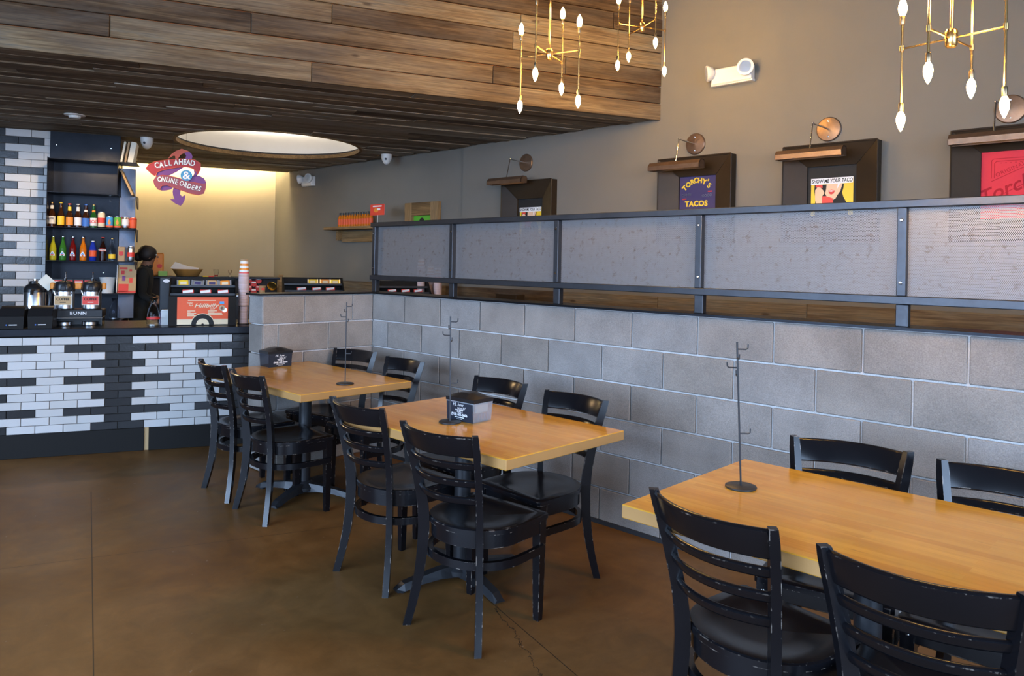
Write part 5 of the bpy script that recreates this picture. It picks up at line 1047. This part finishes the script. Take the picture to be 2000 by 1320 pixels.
for (u0, u1, lb, side) in ((553, 670, 'black candy rack behind the return of the block wall', 0), (733, 838, 'black candy rack seen below the perforated screen', 1)):
    b_ = 1.22; a0, z0 = ka(u0, 545, b_); a1, _ = ka(u1, 545, b_); wd = a1-a0; ac2 = (a0+a1)/2; ht = .37 if side == 0 else .345
    rack(lb, K(ac2, b_, .93), wd, ht)
    where = 'behind the return of the block wall' if side == 0 else 'under the perforated screen'
    for i, x in enumerate((-.2, .05, .28)): gum_box('%s red and white candy pack %s' % (('left', 'middle', 'right')[i], where), K(ac2+x*wd, b_-.028, .93+ht*.63+.004))
    if side == 0:
        for x, m1, lb2 in ((-.0, 'yellow', 'yellow candy bar at left in the rack behind the block return'), (.23, 'orange', 'pink-orange candy bar in the middle of the rack behind the block return'), (.42, 'yellow', 'yellow candy bar at right in the rack behind the block return')):
            candy_bar(lb2, K(ac2+x*wd*.9, b_+.045, .93+ht*.80+.004), .10, .055, m1, 'cream')
for i, (u, n_, off) in enumerate(((822, 49, .12), (841, 42, .10), (855, 40, -.04))):
    b_ = 1.22+off; a, _ = ka(u, 560, b_); nm = ('tallest of the three cup towers behind the screen', 'middle cup tower behind the screen', 'right-hand cup tower behind the screen')[i]
    cup_tower(K(a, b_, .93), n_, .0098, 'printed paper cup topping the '+nm, 'kraft paper cup nested in the '+nm, nm)
t = thing('card_reader', 'black and red box with small labels seen below the screen', 'box', py(996, 590, .55)-UPV*0, 0)
t.location = (py(996, 585, 1.55).x, 1.55, .80); MB().bbox((0, 0, .30), (.27, .12, .18), .006).build('case', 'frame_steel', t); MB().bbox((0, 0, .105), (.06, .06, .21), .004).build('stalk', 'black_metal', t); MB().bbox((0, 0, .005), (.2, .16, .01), .003).build('foot', 'black_metal', t)
for x, w_, m in ((-.1, .03, 'green'), (-.01, .1, 'bright_red'), (.11, .02, 'white_print')): MB().box((x, -.061, .25), (w_, .002, .035)).build('label', m, t)
qt = thing('queue_ledge', 'narrow dark ledge against the grey wall below the screen', 'ledge', (-1.5, 1.62, 0)); MB().box((0, 0, .39), (1.3, .3, .76)).build('body', 'matte_black', qt); MB().bbox((0, 0, .785), (1.34, .34, .03), .003).build('top', 'dark_steel', qt)
# the red card sign stands on a small plinth
cl = bpy.data.objects['card_sign'].location; pt = thing('sign_plinth', 'dark plinth under the red card sign behind the screen', 'plinth', (cl.x, cl.y, 0)); MB().bbox((0, 0, cl.z/2), (.3, .3, cl.z-.002), .004).build('body', 'matte_black', pt); MB().bbox((0, 0, .03), (.32, .32, .06), .003).build('base', 'black_metal', pt)

# ================================================================== WORKER BEHIND THE COUNTER
def worker():
    t = thing('person', 'worker with dark hair in a black shirt bending to the right behind the counter', 'person', K(.645, 2.68, 0), KROT)
    V = {'pelvis': (0, 0, .92), 'waist': (.01, 0, 1.05), 'chest': (.05, 0, 1.24), 'neckb': (.075, 0, 1.36), 'neck': (.095, 0, 1.41), 'head0': (.11, 0, 1.47), 'head1': (.115, 0, 1.53)}
    rad = {'pelvis': (.13, .15), 'waist': (.105, .14), 'chest': (.115, .17), 'neckb': (.07, .085), 'neck': (.05, .05), 'head0': (.078, .068), 'head1': (.085, .072)}
    E_ = [('pelvis', 'waist'), ('waist', 'chest'), ('chest', 'neckb'), ('neckb', 'neck'), ('neck', 'head0'), ('head0', 'head1')]
    for s, nm in ((-1, 'l'), (1, 'r')):
        V.update({'hip'+nm: (0, s*.09, .86), 'knee'+nm: (.03, s*.10, .48), 'ankle'+nm: (-.01, s*.10, .08), 'toe'+nm: (.14, s*.11, .035), 'sh'+nm: (.06, s*.19, 1.31), 'el'+nm: (.06, s*.235, 1.06), 'wr'+nm: (.25, s*.19, .985), 'palm'+nm: (.32, s*.175, .975)})
        rad.update({'hip'+nm: (.09, .09), 'knee'+nm: (.06, .06), 'ankle'+nm: (.045, .045), 'toe'+nm: (.035, .045), 'sh'+nm: (.065, .065), 'el'+nm: (.045, .045), 'wr'+nm: (.03, .03), 'palm'+nm: (.022, .036)})
        E_ += [('pelvis', 'hip'+nm), ('hip'+nm, 'knee'+nm), ('knee'+nm, 'ankle'+nm), ('ankle'+nm, 'toe'+nm), ('chest', 'sh'+nm), ('sh'+nm, 'el'+nm), ('el'+nm, 'wr'+nm), ('wr'+nm, 'palm'+nm)]
        for k, (dy, ln) in enumerate(((-.03, .060), (-.01, .075), (.01, .08), (.028, .07))):
            a = 'f%d%s' % (k, nm); V[a] = (.355, s*.175+dy, .965); V[a+'t'] = (.355+ln*.8, s*.175+dy*1.1, .965-ln*.45); rad[a] = (.010, .010); rad[a+'t'] = (.008, .008); E_ += [('palm'+nm, a), (a, a+'t')]
        a = 'th'+nm; V[a] = (.325, s*.13, .965); V[a+'t'] = (.36, s*.115, .95); rad[a] = (.011, .011); rad[a+'t'] = (.009, .009); E_ += [('palm'+nm, a), (a, a+'t')]
    ks = list(V); me = bpy.data.meshes.new('body'); me.from_pydata([V[k] for k in ks], [(ks.index(a), ks.index(b)) for a, b in E_], [])
    o = bpy.data.objects.new('tmp_body', me); COL.objects.link(o); md = o.modifiers.new('s', 'SKIN')
    for i, k in enumerate(ks): me.skin_vertices[0].data[i].radius = rad[k]; me.skin_vertices[0].data[i].use_root = (k == 'pelvis')
    sd = o.modifiers.new('d', 'SUBSURF'); sd.levels = 2; sd.render_levels = 2
    dg = bpy.context.evaluated_depsgraph_get(); dg.update(); bm_ = bpy.data.meshes.new_from_object(o.evaluated_get(dg)); bpy.data.objects.remove(o)
    for m_ in ('worker_skin', 'worker_shirt', 'worker_pants'): bm_.materials.append(MATS[m_])
    for p in bm_.polygons:
        c = p.center
        p.material_index = 2 if c.z < .93 and not (c.x > .2) else (0 if (c.z > 1.385 or c.x > .17 and c.z < 1.2) else 1); p.use_smooth = True
    link('body', bm_, t)
    hr = MB().lathe([(0, .078), (.045, .072), (.08, .045), (.095, 0), (.092, -.04), (.075, -.085), (.0, -.10)], (.088, 0, 1.52), 20, axis=(.25, 0, 1)).build('hair', 'worker_hair', t, 60)
    MB().lathe([(0, .0), (.045, .01), (.05, .05), (.03, .085), (0, .095)], (.035, 0, 1.50), 14, axis=(-.6, 0, -.5)).build('hair', 'worker_hair', t, 60)
    # nose, ears, eyes, mouth
    MB().lathe([(.014, 0), (.010, .016), (0, .024)], (.178, 0, 1.475), 10, axis=(1, 0, -.1)).build('nose', 'worker_skin', t, 60); MB().box((.185, 0, 1.44), (.006, .04, .008)).build('mouth', 'red', t)
    for s in (-1, 1):
        MB().lathe([(0, -.008), (.02, -.004), (.02, .004), (0, .008)], (.105, s*.074, 1.475), 12, axis=(0, s, 0)).build('ear', 'worker_skin', t, 60); e = MB().lathe([(0, -.009), (.009, 0), (0, .009)], (.176, s*.03, 1.497), 10).build('eye', 'white', t, 60)
    MB().prism([(-.15, .87), (.15, .87), (.15, .55), (-.15, .55)], .125, .135, fn=lambda q: Vector((q.z, q.x, q.y))).build('apron', 'apron_cloth', t)
pm('worker_skin', (.22, .11, .065), .6); pm('worker_shirt', (.012, .014, .014), .85); pm('worker_pants', (.02, .024, .022), .9); pm('worker_hair', (.012, .008, .006), .6); pm('apron_cloth', (.05, .075, .06), .85)
worker()
